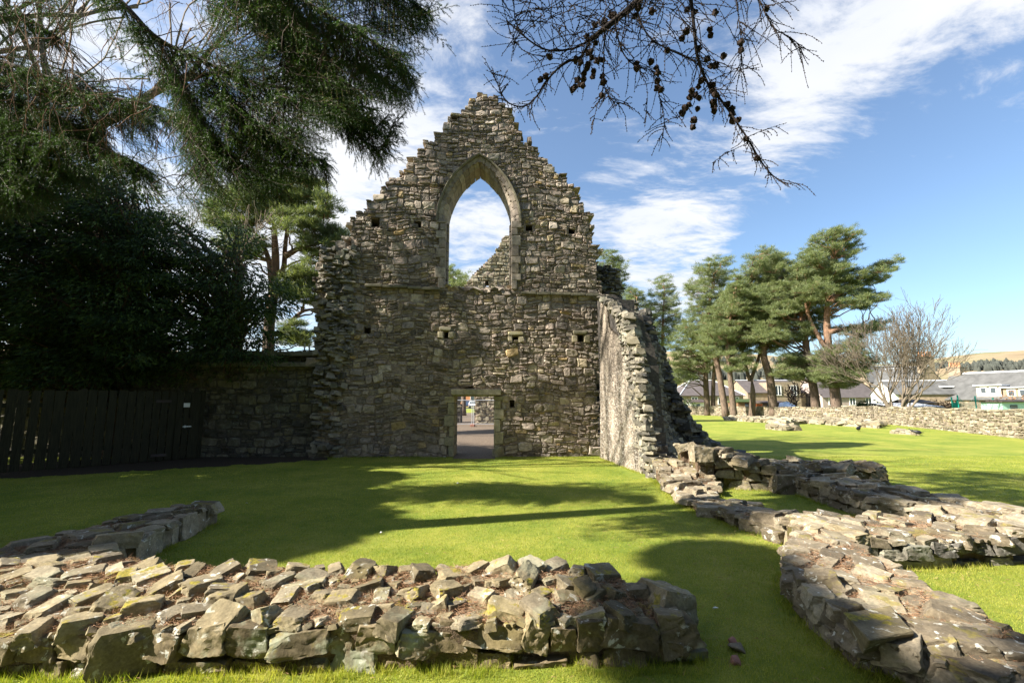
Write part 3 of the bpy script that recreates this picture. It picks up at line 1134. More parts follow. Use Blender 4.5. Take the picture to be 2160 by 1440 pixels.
# window dressings
L, Rt = arch_pts(0.0, 60)
mid = np.array(L + Rt[1:])
nseg = 22
mb, hood = MB(), MB()
for side in (0, 1):
    for k in range(11):
        u0, u1 = k / 11 + 0.003, (k + 1) / 11 - 0.003
        prof = [(0.0, -THK), (0.005, -0.20), (0.12, -0.03), (0.23, 0.0), (0.23, -0.35), (0.2, -THK)]
        j = g_rng.uniform(-0.008, 0.008, (6, 2))
        V = []
        for u in np.linspace(u0, u1, 4):
            for (o, d), (jo, jd) in zip(prof, j):
                pl, pr = arch_pts(o + jo, 41)
                arr = pl if side == 0 else pr[::-1]
                x = u * 40
                i = min(int(x), 39)
                p = np.array(arr[i]) + (np.array(arr[i + 1]) - np.array(arr[i])) * (x - i)
                V.append(GF(p[0], p[1], d + jd + 0.03))
        Q = []
        for r in range(3):
            for c in range(6):
                Q.append((r * 6 + c, r * 6 + (c + 1) % 6, (r + 1) * 6 + (c + 1) % 6, (r + 1) * 6 + c))
        Q += [tuple(range(6))[::-1], tuple(range(18, 24))]
        mb.add(np.array(V), Q)
    V = []
    for u in np.linspace(0.0, 1, 30):
        for (o, d) in [(0.235, 0.02), (0.245, 0.10), (0.285, 0.115), (0.315, 0.05), (0.315, -0.06)]:
            pl, pr = arch_pts(o, 41)
            arr = pl if side == 0 else pr[::-1]
            x = u * 40
            i = min(int(x), 39)
            p = np.array(arr[i]) + (np.array(arr[i + 1]) - np.array(arr[i])) * (x - i)
            V.append(GF(p[0] + g_rng.uniform(-.006, .006), p[1] + g_rng.uniform(-.006, .006), d))
    Q = [(r * 5 + c, r * 5 + (c + 1) % 5, (r + 1) * 5 + (c + 1) % 5, (r + 1) * 5 + c) for r in range(29) for c in range(5)]
    Q += [tuple(range(5))[::-1], tuple(range(145, 150))]
    hood.add(np.array(V), Q)
mb.build('window_arch', MAT['sandstone'], gable)
hood.build('hood_mould', MAT['coping_stone'], gable)


def chipped(mb, c, size, rz, rng, j=0.012):
    """a squared block with worn edges"""
    sx, sy, sz = np.array(size) / 2
    pts = []
    for i in (-1, 1):
        for k in (-1, 1):
            for l in (-1, 1):
                e = rng.uniform(0.003, j + 0.004, 3)
                pts += [(i * (sx - e[0]), k * sy, l * (sz - e[2])), (i * sx, k * (sy - e[1]), l * (sz - e[2])), (i * (sx - e[0]), k * (sy - e[1]), l * sz)]
    P = np.array(pts)
    c_, s_ = math.cos(rz), math.sin(rz)
    P = np.stack([P[:, 0] * c_ - P[:, 1] * s_, P[:, 0] * s_ + P[:, 1] * c_, P[:, 2]], 1) + np.array(c)
    V, F = hull_stone(P)
    mb.add(V, F)


for sgn in (-1, 1):
    mb = MB()
    z = wlb[1] - 0.05
    k = 0
    while z < zs + 0.02:
        h = min(g_rng.uniform(0.22, 0.36), zs + 0.04 - z)
        if h < 0.08:
            break
        w = 0.30 if k % 2 else 0.19
        w += g_rng.uniform(-0.03, 0.03)
        s_in = half
        chipped(mb, GF(ctr_s + sgn * (s_in + w / 2), z + h / 2, -0.08), (w, 0.30, h - 0.012), YAW, g_rng, 0.02)
        chipped(mb, GF(ctr_s + sgn * (s_in + 0.06 - 0.055), z + h / 2, -0.36), (0.13, 0.20, h - 0.01), YAW, g_rng, 0.04)
        chipped(mb, GF(ctr_s + sgn * (s_in + 0.10), z + h / 2, -0.70), (0.22, 0.46, h - 0.012), YAW, g_rng, 0.015)
        z += h
        k += 1
    mb.build('window_jamb', MAT['sandstone'], gable)
# sill rubble
mb = MB()
for t in np.linspace(-half + 0.05, half - 0.05, 9):
    for dd in (0.1, 0.4, 0.75):
        c = GF(ctr_s + t + g_rng.uniform(-.05, .05), wlb[1] + g_rng.uniform(-0.07, 0.05), -dd)
        V, F = hull_stone(c + g_rng.uniform(-1, 1, (14, 3)) * np.array([0.18, 0.2, 0.10]))
        mb.add(V, F)
mb.build('window_sill', MAT['gable_stone'], gable)
# string course, mossy ledge either side of the window
for (a, b) in (((772, 601), (930, 610)), ((1098, 617), (1262, 622))):
    p, q = px(*a), px(*b)
    mb = MB()
    s = p[0]
    while s < q[0] - 0.1:
        w = min(g_rng.uniform(0.4, 0.8), q[0] - s)
        z = p[1] + (q[1] - p[1]) * (s - p[0]) / (q[0] - p[0])
        chipped(mb, GF(s + w / 2, z - 0.03, 0.02), (w - 0.008, 0.24, 0.085), YAW, g_rng, 0.02)
        s += w
    mb.build('string_course', MAT['coping_stone'], gable)
# stones round the putlog holes
for i in (5, 6, 7):
    mb = MB()
    P = putlogs[i]
    w = abs(P[2][0] - P[0][0])
    h = abs(P[1][1] - P[0][1])
    sc = (P[0][0] + P[2][0]) / 2
    chipped(mb, GF(sc + g_rng.uniform(-.04, .04), max(p[1] for p in P) + 0.06, -0.03), (w + g_rng.uniform(0.16, 0.3), 0.2, 0.11), YAW, g_rng, 0.05)
    for sg in (-1, 1):
        chipped(mb, GF(sc + sg * (w / 2 + 0.08), P[0][1] + h * 0.4, -0.04), (g_rng.uniform(.13, .2), 0.2, h * 1.0), YAW, g_rng, 0.06)
    mb.build('hole_surround', MAT['door_stone'], gable)
# doorway
mb = MB()
for sgn, s0 in ((-1, dl[0]), (1, dr_[0])):
    mb = MB()
    z, k = 0.0, 0
    while z < door_z - 0.02:
        h = min(g_rng.uniform(0.22, 0.42), door_z - z)
        w = (0.26 if k % 2 else 0.14) + g_rng.uniform(0, 0.05)
        chipped(mb, GF(s0 + sgn * (w / 2), z + h / 2, -0.09), (w, 0.3, h - 0.01), YAW, g_rng, 0.02)
        chipped(mb, GF(s0 + sgn * 0.06, z + h / 2, -0.6), (0.14, 0.72, h - 0.01), YAW, g_rng, 0.02)
        z += h
        k += 1
    if sgn == 1:
        V, F = hull_stone(GF(s0 + 0.14, 0.12, 0.0) + g_rng.uniform(-1, 1, (20, 3)) * np.array([0.20, 0.16, 0.22]), 0.012)
        mb.add(V, F)
    mb.build('door_jamb', MAT['door_stone'], gable)
mb = MB()
lw = dr_[0] - dl[0]
chipped(mb, GF((dl[0] + dr_[0]) / 2 - lw * 0.1, door_z + 0.11, -0.02), (lw * 0.95, 0.42, 0.17), YAW, g_rng, 0.02)
chipped(mb, GF(dr_[0] + 0.0, door_z + 0.11, -0.02), (lw * 0.34, 0.42, 0.17), YAW, g_rng, 0.02)
chipped(mb, GF((dl[0] + dr_[0]) / 2, door_z + 0.03, -0.12), (lw + 0.1, 0.3, 0.08), YAW, g_rng, 0.01)
chipped(mb, GF((dl[0] + dr_[0]) / 2, door_z + 0.10, -0.65), (lw + 0.5, 0.6, 0.18), YAW, g_rng, 0.01)
mb.build('door_lintel', MAT['door_stone'], gable)
mb = MB()
ac, az_ = px(995, 828), px(995, 797)
for k in range(9):
    a = math.pi * (0.14 + 0.72 * k / 8)
    r = 0.52
    c = (ac[0] + 0.03 - r * math.cos(a) * 1.08, door_z + 0.16 + r * math.sin(a) * 0.72)
    P = g_rng.uniform(-1, 1, (18, 3))
    P[:, 0] *= 0.055
    P[:, 2] *= 0.15
    P[:, 1] *= 0.12
    b_ = math.pi / 2 - a
    b_ = -b_ * 0.9
    P = np.stack([P[:, 0] * math.cos(b_) - P[:, 2] * math.sin(b_), P[:, 1], P[:, 0] * math.sin(b_) + P[:, 2] * math.cos(b_)], 1)
    V, F = hull_stone(GF(c[0], c[1], -0.07) + P)
    mb.add(V, F)
mb.build('relieving_arch', MAT['gable_stone'], gable)

# the torn stub of the other side wall at the gable's left edge: rough toothing standing proud
mb = MB()
s_l, s_r = px(668, 800)[0], px(738, 800)[0]
z_top = px(700, 520)[1]
for k in range(900):
    z = g_rng.uniform(0, z_top - 0.05)
    s_ = g_rng.uniform(s_l, s_r) if z > 2.9 else g_rng.uniform(s_l + 0.0, s_l + 0.8)
    if z < 2.9 and k % 3:
        continue
    pr = 0.22 * (1 - 0.6 * abs((s_ - s_l) / (s_r - s_l) - 0.45)) * g_rng.uniform(0.0, 1)
    w, d, h = chunk_size(g_rng)
    chunk(mb, GF(s_, z, pr - 0.1), w, d, h, g_rng)
mb.build('wall_toothing', MAT['torn_stone'], gable)

# ------------------------------------------------------------------ the broken side wall, running from the gable's right end towards the camera
w_rng = np.random.default_rng(5)
A0 = gp(1268, 966)[:2]
A1 = gp(1386, 1010)[:2]
ew = norm(np.append(A1 - A0, 0))
LW = float(np.linalg.norm(A1 - A0))
WF = frame((A0[0], A0[1], 0), (ew[0], ew[1], 0))     # s runs from the gable to the camera; d points to the lit inner side or away
if WF.n[0] > 0:
    raise RuntimeError('side wall faces the wrong way')
TW = 1.15
side = thing('ruined_side_wall', 'broken side wall of the ruin with plastered inner face and ragged stepped end', 'ruin', (A0[0], A0[1], 0))


def wtop(s):         # broken top line of the wall against its length
    pts = [(-1.6, 6.9), (-0.6, 6.75), (-0.05, 6.5), (0.0, 5.9), (0.6, 5.2), (1.15, 4.7), (1.6, 4.1), (2.2, 3.6), (2.7, 3.2), (3.1, 2.7), (3.4, 1.9), (3.6, 0.9), (LW, 0.45)]
    return float(np.interp(s, [p[0] for p in pts], [p[1] for p in pts]))


# top line read from the photograph on the inner face
WT_PX = [(1268, 622), (1292, 640), (1300, 655), (1322, 668), (1330, 700), (1344, 735), (1352, 780), (1356, 830), (1362, 900), (1372, 960), (1384, 1004)]
wt = [WF.px(*p) for p in WT_PX]
inner_poly = [(-0.05, -0.2)] + [(-0.05, wt[0][1])] + wt + [(LW, -0.2)]
mb = MB()
core_wall(mb, inner_poly, [], WF, 0.4, 0.07, w_rng, d0=-0.02)
core_wall(mb, [(a if a < 0 else max(0.0, a - 1.05 - 0.13 * z_), z_) for a, z_ in inner_poly], [], WF, 0.7, 0.09, w_rng, d0=-0.42)
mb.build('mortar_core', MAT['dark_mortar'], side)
# plastered inner face, ending in a ragged line
pl_px = [(1268, 985), (1268, 632), (1282, 640), (1286, 690), (1310, 715), (1328, 722), (1338, 800), (1342, 900), (1350, 960), (1356, 1005)]
pp = [WF.px(*p) for p in pl_px]
mb = MB()
pp2 = [(max(s, -0.04), z) for s, z in pp]
core_wall(mb, pp2, [], WF, 0.06, 0.045, w_rng, d0=0.03, rough=0.008)
mb.build('plaster_face', MAT['plaster'], side, smooth=True, sharp=50)
# rubble along the torn edge and through the whole thickness, layer by layer
mb = MB()
wts = np.array(wt)
for k in range(3600):
    z = w_rng.uniform(0.0, wts[0, 1] - 0.03)
    d_ = w_rng.uniform(-0.02, TW + 0.1)
    s_end = float(np.interp(z, wts[::-1, 1], wts[::-1, 0]))
    back_ = 0.06 * math.sin(z * 3 + d_ * 4) + (0.85 + 0.1 * z) * max(d_, 0) * min(1, z / 0.8)
    se = s_end + 0.04 - back_ + w_rng.uniform(-0.16, 0.02)
    w, d, h = chunk_size(w_rng)
    chunk(mb, WF(max(se, -0.3), z, -d_), w, d, h, w_rng)
for k in range(700):      # torn edge of the inner face beside the plaster
    z = w_rng.uniform(0.2, wts[0, 1] - 0.05)
    s_end = float(np.interp(z, wts[::-1, 1], wts[::-1, 0]))
    s0_ = max(0.0, float(np.interp(z, [0, 3, 6.3], [LW - 0.62, 1.9, 0.05])))
    if s0_ < s_end:
        w, d, h = chunk_size(w_rng)
        chunk(mb, WF(w_rng.uniform(s0_, s_end), z, w_rng.uniform(-0.10, -0.02)), d * 0.7, w, h, w_rng)
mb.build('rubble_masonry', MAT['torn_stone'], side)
# the part of the wall still standing behind the gable's line
mb = MB()
BF = frame(GF(px(1262, 600)[0] - 0.1, 0, -THK - 0.25), (math.cos(YAW), math.sin(YAW), 0))
ztb = BF.px(1300, 556)[1]
zk = [0, 3.0, 4.5, BF.px(1300, 640)[1], BF.px(1300, 600)[1], ztb]
sk = [BF.px(x, 640)[0] for x in (1400, 1350, 1335, 1320, 1316, 1306)]
for k in range(900):
    z = w_rng.uniform(1.5, ztb)
    sr = float(np.interp(z, zk, sk))
    w, d, h = chunk_size(w_rng)
    chunk(mb, BF(w_rng.uniform(-0.5, sr - 0.1), z - 0.05, w_rng.uniform(-0.15, 0.05)), w, d, h, w_rng)
for z in np.arange(0.1, ztb - 0.1, 0.2):
    sr = float(np.interp(z, zk, sk)) - 0.2
    mb.box(BF((sr - 0.9) / 2, z, -1.15), (max(sr + 0.9, 0.2), 2.1, 0.19), YAW)
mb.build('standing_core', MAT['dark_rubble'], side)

# the buttress of torn rubble sloping down from the side wall to the right
mb = MB()
XF = frame((A1[0] + 0.2, A1[1] + 1.35, 0), (1, 0.02, 0))
slope_px = [(1390, 700), (1412, 735), (1422, 790), (1446, 850), (1476, 895), (1508, 925), (1550, 948), (1600, 962)]
sl = [XF.px(*p) for p in slope_px]
sls, slz = [p[0] for p in sl], [p[1] for p in sl]
for k in range(2600):
    z = w_rng.uniform(0.0, 3.9) if k % 3 else w_rng.uniform(0, 1.8)
    smax = float(np.interp(z, slz[::-1], sls[::-1]))
    s_ = w_rng.uniform(0.2, smax)
    dd = w_rng.uniform(-0.25, 0.05) if s_ < smax - 0.3 else w_rng.uniform(-0.8, 0.05)
    bulge = 0.12 * math.sin(s_ * 5 + z * 2.2)
    w, d, h = chunk_size(w_rng)
    chunk(mb, XF(s_ - 0.08, z - 0.02, dd + bulge - 0.12 * z), w, d, h, w_rng)
for z in np.arange(0.06, 3.8, 0.12):
    smax = float(np.interp(z, slz[::-1], sls[::-1])) - 0.25
    mb.box(XF(smax / 2, z, -0.5 - 0.12 * z), (max(smax, 0.1), 0.55, 0.115))
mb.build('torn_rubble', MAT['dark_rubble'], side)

# ------------------------------------------------------------------ ground


def ground_sheet():
    g = MB()
    # finer near the camera, one sheet to the horizon
    xs = np.concatenate([[-4000, -1500, -500, -200, -100], np.linspace(-60, 80, 71), [120, 250, 600, 1500, 4000]])
    ys = np.concatenate([[-400, -100, -30], np.linspace(-10, 90, 61), [120, 200, 400, 900, 2000, 5000]])
    X, Y = np.meshgrid(xs, ys, indexing='ij')
    Z = np.zeros_like(X)
    idx = np.arange(X.size).reshape(X.shape)
    F = np.stack([idx[:-1, :-1].ravel(), idx[1:, :-1].ravel(), idx[1:, 1:].ravel(), idx[:-1, 1:].ravel()], 1)
    g.add(np.stack([X, Y, Z], -1).reshape(-1, 3), F)
    return tag(g.build('lawn', MAT['lawn']), kind='structure')


ground_sheet()

# ------------------------------------------------------------------ low footings
l_rng = np.random.default_rng(21)


def hgt(base, amp, sc=2.2, o=0.0, tilt=None):
    def h(x, y):
        z = base + amp * mnoise.noise(Vector((x * sc, y * sc, o)))
        if tilt:
            z += tilt(x, y)
        return max(z, 0.03)
    return h


def boulder(mb, c, size, rng, rz=0.0, *a):
    rock(mb, c, size, rng, (rng.normal(0, 0.08), rng.normal(0, 0.08), rz))


# N: the near wall along the bottom of the picture
near_foot = [(-4.9, 2.84), (1.03, 3.05), (1.12, 3.3), (0.9, 3.54), (0.35, 3.66), (-2.2, 3.64), (-3.35, 4.0), (-4.9, 3.6)]


def near_h(x, y):
    f = np.interp(y - 0.04 * (x + 1.5), [2.85, 3.1, 3.45, 3.65], [0.20, 0.25, 0.29, 0.32])
    return float(f + 0.028 * mnoise.noise(Vector((x * 2.4, y * 2.4, 3.0))) + 0.05 * math.exp(-((x - 0.05) / 0.35) ** 2) * (y > 3.4) - (0.05 if x > 0.8 else 0) - (0.03 if x < -2.6 else 0))


def near_extra(mb, rng):
    for (a, b, z, w, t, h, rz) in [(1395, 1262, .22, .30, .42, .2, 0.3), (650, 1252, .24, .34, .26, .2, 0.2), (270, 1360, .14, .34, .24, .28, 0.4), (480, 1275, .25, .22, .2, .2, 0), (925, 1300, .2, .17, .16, .26, 0), (1235, 1255, .27, .16, .18, .2, 0.5), (1085, 1235, .28, .2, .18, .18, 0)]:
        p = gp(a, b, z)
        boulder(mb, (p[0], p[1], z), (w, t, h), rng, rz, 18, 0.014, 2, a * 0.01)


N_WALL = low_wall('rubble_footing', 'low rubble wall footing nearest the camera, sunlit stones with brown needles between', near_foot, near_h, [0, 1, 2], l_rng, 0.078, True, hk=(0.7, 1.2), course=(0, 0.40, 1.0),
                  litter=60000, H=(0.02, 0.075), tilt=0.16, extra=near_extra)

left_foot = [(-3.55, 3.8), (-3.78, 4.9), (-3.95, 6.2), (-4.3, 6.2), (-4.55, 5.0), (-4.85, 3.6), (-4.3, 3.5)]
low_wall('rubble_footing', 'low rubble wall footing in the shade of the yews by the board fence', left_foot, hgt(0.23, 0.025, 2, 1), [0, 1, 2], l_rng, 0.11, True,
         mats=('grey_stone', 'grey_stone', 'earth'), litter=16000, H=(0.02, 0.06), tilt=0.06)

# W1: from the foot of the side wall towards the camera
w1_foot = [gp(1384, 1012)[:2], gp(1432, 1060)[:2], gp(1500, 1092)[:2], gp(1570, 1118)[:2], gp(1652, 1136)[:2], gp(1700, 1178)[:2], (3.2, 4.6), (3.45, 4.8), (3.75, 5.75), (3.4, 6.5), (3.3, 7.6), (3.7, 8.6), (3.6, 9.8), (3.2, 9.9)]


def w1_h(x, y):
    f = np.interp(y, [4.5, 5.2, 5.8, 6.2, 6.9, 7.6, 8.2, 9.6], [0.28, 0.24, 0.17, 0.12, 0.06, 0.035, 0.12, 0.34])
    return float(f + 0.03 * mnoise.noise(Vector((x * 2.1, y * 2.1, 8.0))))


def w1_extra(mb, rng):
    for (a, b, z, w, t, h, rz) in [(1420, 1022, .12, .45, .4, .34, 0.2), (1462, 1038, .1, .35, .3, .26, 0.7), (1500, 1076, .08, .5, .26, .2, -.3), (1600, 1078, .12, .75, .3, .14, -.25), (1560, 1090, .1, .35, .25, .2, 0.1), (1680, 1110, .16, .5, .35, .2, -.2), (1640, 1125, .08, .3, .3, .2, 0.4), (1560, 1062, .05, .8, .3, .1, -.3)]:
        p = gp(a, b, z)
        boulder(mb, (p[0], p[1], z - 0.02), (w * 0.8, t * 0.8, h * 0.8), rng, rz, 18, 0.02, 2, a * 0.01)


low_wall('rubble_footing', 'uneven rubble footing running from the foot of the broken side wall', w1_foot, w1_h, [3, 4], l_rng, 0.115, True,
         mats=('grey_stone', 'grey_stone', 'earth'), litter=16000, H=(0.02, 0.07), tilt=0.08, extra=w1_extra)

# W1b: its wide near end with the squared block
w1b_foot = [gp(1702, 1172)[:2], gp(1672, 1225)[:2], gp(1668, 1262)[:2], gp(1725, 1325)[:2], (2.12, 3.1), (2.32, 2.70), (3.0, 2.45), (3.05, 3.2), (3.12, 4.0), (3.25, 4.6)]


def w1b_h(x, y):
    return float(np.interp(y, [2.6, 3.3, 4.4], [0.17, 0.20, 0.25]) + 0.025 * mnoise.noise(Vector((x * 2.2, y * 2.2, 5.0))))


def w1b_extra(mb, rng):
    for (a, b, z, w, t, h, rz) in [(1740, 1215, .3, .36, .22, .2, -.4), (1780, 1285, .24, .26, .3, .2, 0.3), (2010, 1345, .24, .5, .3, .2, -.3), (2060, 1330, .2, .3, .3, .2, 0), (1710, 1260, .15, .3, .25, .25, 0.6), (1970, 1365, .2, .35, .3, .25, -.5)]:
        p = gp(a, b, z)
        boulder(mb, (p[0], p[1], z - 0.03), (w * 0.72, t * 0.72, h * 0.75), rng, rz, 18, 0.02, 2, a * 0.01)


W1B = low_wall('rubble_footing', 'broad end of a rubble footing with a big squared block at its corner', w1b_foot, w1b_h, [0, 1, 2, 3, 4, 5, 6, 7], l_rng, 0.10, True, course=(0, 0.45, 1.0),
               mats=('grey_stone', 'grey_stone', 'earth'), litter=16000, H=(0.02, 0.07), tilt=0.07, extra=w1b_extra)
mb = MB()
bp = gp(1845, 1335, 0.2)
blk = []
for (a, b, z) in [(1782, 1295, .29), (1880, 1282, .29), (1925, 1332, .29), (1835, 1350, .29), (1812, 1395, .05), (1905, 1388, .05)]:
    q = gp(a, b, z)
    blk += [q + l_rng.uniform(-0.008, 0.008, 3) for _ in range(3)]
for (a, b, z) in [(1790, 1330, .0), (1900, 1300, .0)]:
    blk.append(gp(a, b, z) * np.array([1, 1, 1]))
V, F = hull_stone(np.array(blk), 0.014, 2, 0.006, 4)
mb.add(V, F)
mb.build('squared_block', MAT['field_stone'], W1B)

# W3: cross wall between the two footings
w3_foot = [(3.3, 4.62), (4.1, 4.66), (5.0, 4.75), (4.88, 5.6), (3.7, 5.65), (3.4, 5.2)]
low_wall('rubble_footing', 'rubble cross footing with a dark shaded face above the corner lawn', w3_foot, hgt(0.22, 0.03, 1.9, 2), [0, 1], l_rng, 0.115, True, course=(0, 0.45, 1.0),
         mats=('grey_stone', 'torn_stone', 'earth'), litter=7000, H=(0.02, 0.07), tilt=0.08)
# W2: the outer footing
w2_foot = [(4.86, 6.8), (4.9, 5.65), (5.02, 4.78), (5.9, 4.85), (5.85, 6.5), (5.8, 8.3), (5.2, 8.5), (4.95, 8.15)]
low_wall('rubble_footing', 'outer rubble footing sloping down to the right edge with a pale rounded top', w2_foot, hgt(0.27, 0.03, 1.7, 4), [6, 7, 0], l_rng, 0.13, True,
         mats=('grey_stone', 'grey_stone', 'earth'), litter=3000, H=(0.02, 0.07), tilt=0.08)
# W4: back cross wall with the stub to the right
w4_foot = [(3.55, 8.72), (5.2, 8.35), (5.75, 8.6), (6.9, 8.7), (7.05, 9.5), (6.0, 9.7), (4.6, 9.6), (3.4, 9.8)]


def w4_h(x, y):
    return float(np.interp(x, [3.5, 4.2, 5.2, 7], [0.66, 0.52, 0.34, 0.30]) + 0.04 * mnoise.noise(Vector((x * 1.8, y * 1.8, 6.0))))


def w4_extra(mb, rng):
    for (a, b, z, w, t, h, rz) in [(1665, 1020, .15, .6, .4, .36, -.1), (1478, 955, .65, .35, .3, .3, 0), (1500, 958, .6, .3, .3, .3, 0.4), (1522, 958, .6, .35, .3, .25, 0.2)]:
        p = gp(a, b, z)
        boulder(mb, (p[0], p[1], z), (w, t, h), rng, rz, 18, 0.02, 2, a * 0.01)


low_wall('rubble_footing', 'rubble cross footing joining the torn side wall with a stub end on the lawn', w4_foot, w4_h, [0, 1, 2, 3], l_rng, 0.13, True,
         mats=('grey_stone', 'grey_stone', 'earth'), litter=0, H=(0.04, 0.11), tilt=0.16, extra=w4_extra)

# footings far out on the right-hand lawn
far_defs = [('long low line of rubble footing under the Scots pines', [gp(1528, 886)[:2], gp(1620, 892)[:2], gp(1640, 898)[:2], gp(1700, 893)[:2], gp(1850, 903)[:2], gp(1862, 897)[:2], gp(1790, 889)[:2], gp(1640, 885)[:2], gp(1545, 883)[:2]], 0.16),
            ('short heap of rubble footing on the lawn before the long line', [gp(1618, 905)[:2], gp(1650, 908)[:2], gp(1682, 908)[:2], gp(1678, 904)[:2], gp(1640, 901)[:2]], 0.16),
            ('small flat patch of rubble footing on the far lawn beside a crow', [gp(1880, 914)[:2], gp(1932, 917)[:2], gp(1934, 914)[:2], gp(1884, 911)[:2]], 0.05)]
for lab, foot, h in far_defs:
    n_f = len(foot)
    low_wall('rubble_footing', lab, foot, hgt(h, 0.03, 1, 3), list(range(n_f // 2 + 1)), l_rng, 0.2, False,
             mats=('wall_stone', 'wall_stone', 'earth'), H=(0.05, 0.14), tilt=0.16, course=(0.2, 0.3))

# ------------------------------------------------------------------ ground patches
WALLS_XY = [near_foot, left_foot, w1_foot, w1b_foot, w3_foot, w2_foot, w4_foot]


def sheet(name, poly, z, mat, kind='structure'):
    m = MB()
    m.add(np.array([(p[0], p[1], z) for p in poly]), [tuple(range(len(poly)))])
    return tag(m.build(name, mat), kind=kind)


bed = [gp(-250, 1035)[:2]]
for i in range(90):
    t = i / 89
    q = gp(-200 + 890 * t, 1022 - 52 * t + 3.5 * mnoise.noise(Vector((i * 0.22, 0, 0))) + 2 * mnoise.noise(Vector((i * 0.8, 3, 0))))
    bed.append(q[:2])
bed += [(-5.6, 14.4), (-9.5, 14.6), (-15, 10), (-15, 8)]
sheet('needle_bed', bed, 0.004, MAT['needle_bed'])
thr = [(-3.2, 13.1), (-2.6, 13.02), (-0.4, 13.05), (-0.15, 13.3), (1.5, 14.6), (6, 15.0), (6, 31), (-8, 31), (-8, 15.0), (-3.5, 14.5)]
dl0, dr0 = gp(957, 966)[:2], gp(1042, 966)[:2]
path = [(dl0[0] - 0.02, dl0[1] - 0.12), ((dl0[0] + dr0[0]) / 2, dl0[1] - 0.2), (dr0[0] + 0.02, dr0[1] - 0.1), (dr0[0] + 0.06, 14.55), (5.5, 14.9), (6.5, 62), (-16, 62), (-9, 32), (-9, 14.4), (dl0[0] - 0.06, 14.45)]
sheet('gravel_path', path, 0.006, MAT['gravel'])
sheet('road', [(-60, 95), (20, 95), (20, 112), (-60, 112)], 0.006, MAT['asphalt'])

# short turf, thick near the camera
t_rng = np.random.default_rng(3)
gmb = MB()
for (y0, y1, dens, ln, wd) in [(2.2, 3.3, 12000, 0.026, 0.0030), (3.3, 5.2, 7000, 0.021, 0.0036), (5.2, 8.0, 3000, 0.020, 0.005), (8.0, 13.6, 1100, 0.021, 0.008)]:
    xw = 1.16 * y1
    N = int(2 * xw * (y1 - y0) * dens)
    X, Y = t_rng.uniform(-xw, xw, N), t_rng.uniform(y0, y1, N)
    ok = np.abs(X) < 1.16 * Y + 0.3
    for w in WALLS_XY:
        ok &= ~inside(w, X, Y)
    ok &= ~inside(bed, X, Y) & ~inside(path, X, Y)
    ok &= ~((X > A0[0] - 0.02) & (Y > A1[1]) & (X < 4.2))
    X, Y = X[ok], Y[ok]
    D = np.stack([t_rng.normal(0, 0.45, len(X)), t_rng.normal(0, 0.45, len(X)), np.ones(len(X))], 1)
    needles(gmb, np.stack([X, Y, np.full(len(X), -0.002)], 1), ln, wd, t_rng, D)
# tufts against the near wall's foot
for i in range(60):
    x = t_rng.uniform(-3, 1.2)
    y = 2.99 + 0.035 * (x + 2) - t_rng.uniform(0.03, 0.2)
    n = 40
    P = np.stack([x + t_rng.normal(0, 0.04, n), y + t_rng.normal(0, 0.02, n), np.zeros(n)], 1)
    needles(gmb, P, 0.07, 0.0035, t_rng, np.stack([t_rng.normal(0, .4, n), t_rng.normal(0, .4, n), np.ones(n)], 1))
# longer grass left by the mower along the feet of the walls
edges = []
for w in WALLS_XY:
    edges += [(np.array(w[i][:2]), np.array(w[(i + 1) % len(w)][:2])) for i in range(len(w))]
edges += [(np.array(GF(px(690, 960)[0], 0, 0.06)[:2]), np.array(GF(dl[0] - 0.2, 0, 0.06)[:2])), (np.array(GF(dr_[0] + 0.25, 0, 0.06)[:2]), A0), (A0, A1)]
for (a, b) in edges:
    L = float(np.linalg.norm(b - a))
    e = (b - a) / L
    nr = np.array([e[1], -e[0]])
    nb = int(L * 420)
    u, o_ = t_rng.uniform(0, L, nb), t_rng.uniform(0.0, 0.14, nb) ** 1.0
    keep_ = np.array([mnoise.noise(Vector((a[0] + e[0] * q, a[1] + e[1] * q, 0)) * 2.2) for q in u]) > -0.25
    u, o_ = u[keep_], o_[keep_]
    P = np.stack([a[0] + e[0] * u + nr[0] * o_, a[1] + e[1] * u + nr[1] * o_, np.zeros(len(u))], 1)
    needles(gmb, P, 0.062, 0.0042, t_rng, np.stack([t_rng.normal(0, .45, len(u)), t_rng.normal(0, .45, len(u)), np.ones(len(u))], 1))
tag(gmb.build('grass', MAT['grass_blades']), kind='stuff')
# needles and scraps blown on to the turf round the footings
fm = MB()
n = 5200
X, Y = t_rng.uniform(-4.5, 4.5, n), t_rng.uniform(2.5, 7.5, n)
ok = ~inside(near_foot, X, Y)
dist = np.min([np.hypot(X - (a[0] + a[1]) [0] / 2, Y - (a[0] + a[1])[1] / 2) for a in edges[:-4]], axis=0)
ok &= (dist < 0.7) | (t_rng.random(n) < 0.3)
needles(fm, np.stack([X[ok], Y[ok], t_rng.uniform(0.012, 0.03, ok.sum())], 1), 0.055, 0.003, t_rng, flat=True)
tag(fm.build('fallen_needles', MAT['dry_needles']), kind='stuff')
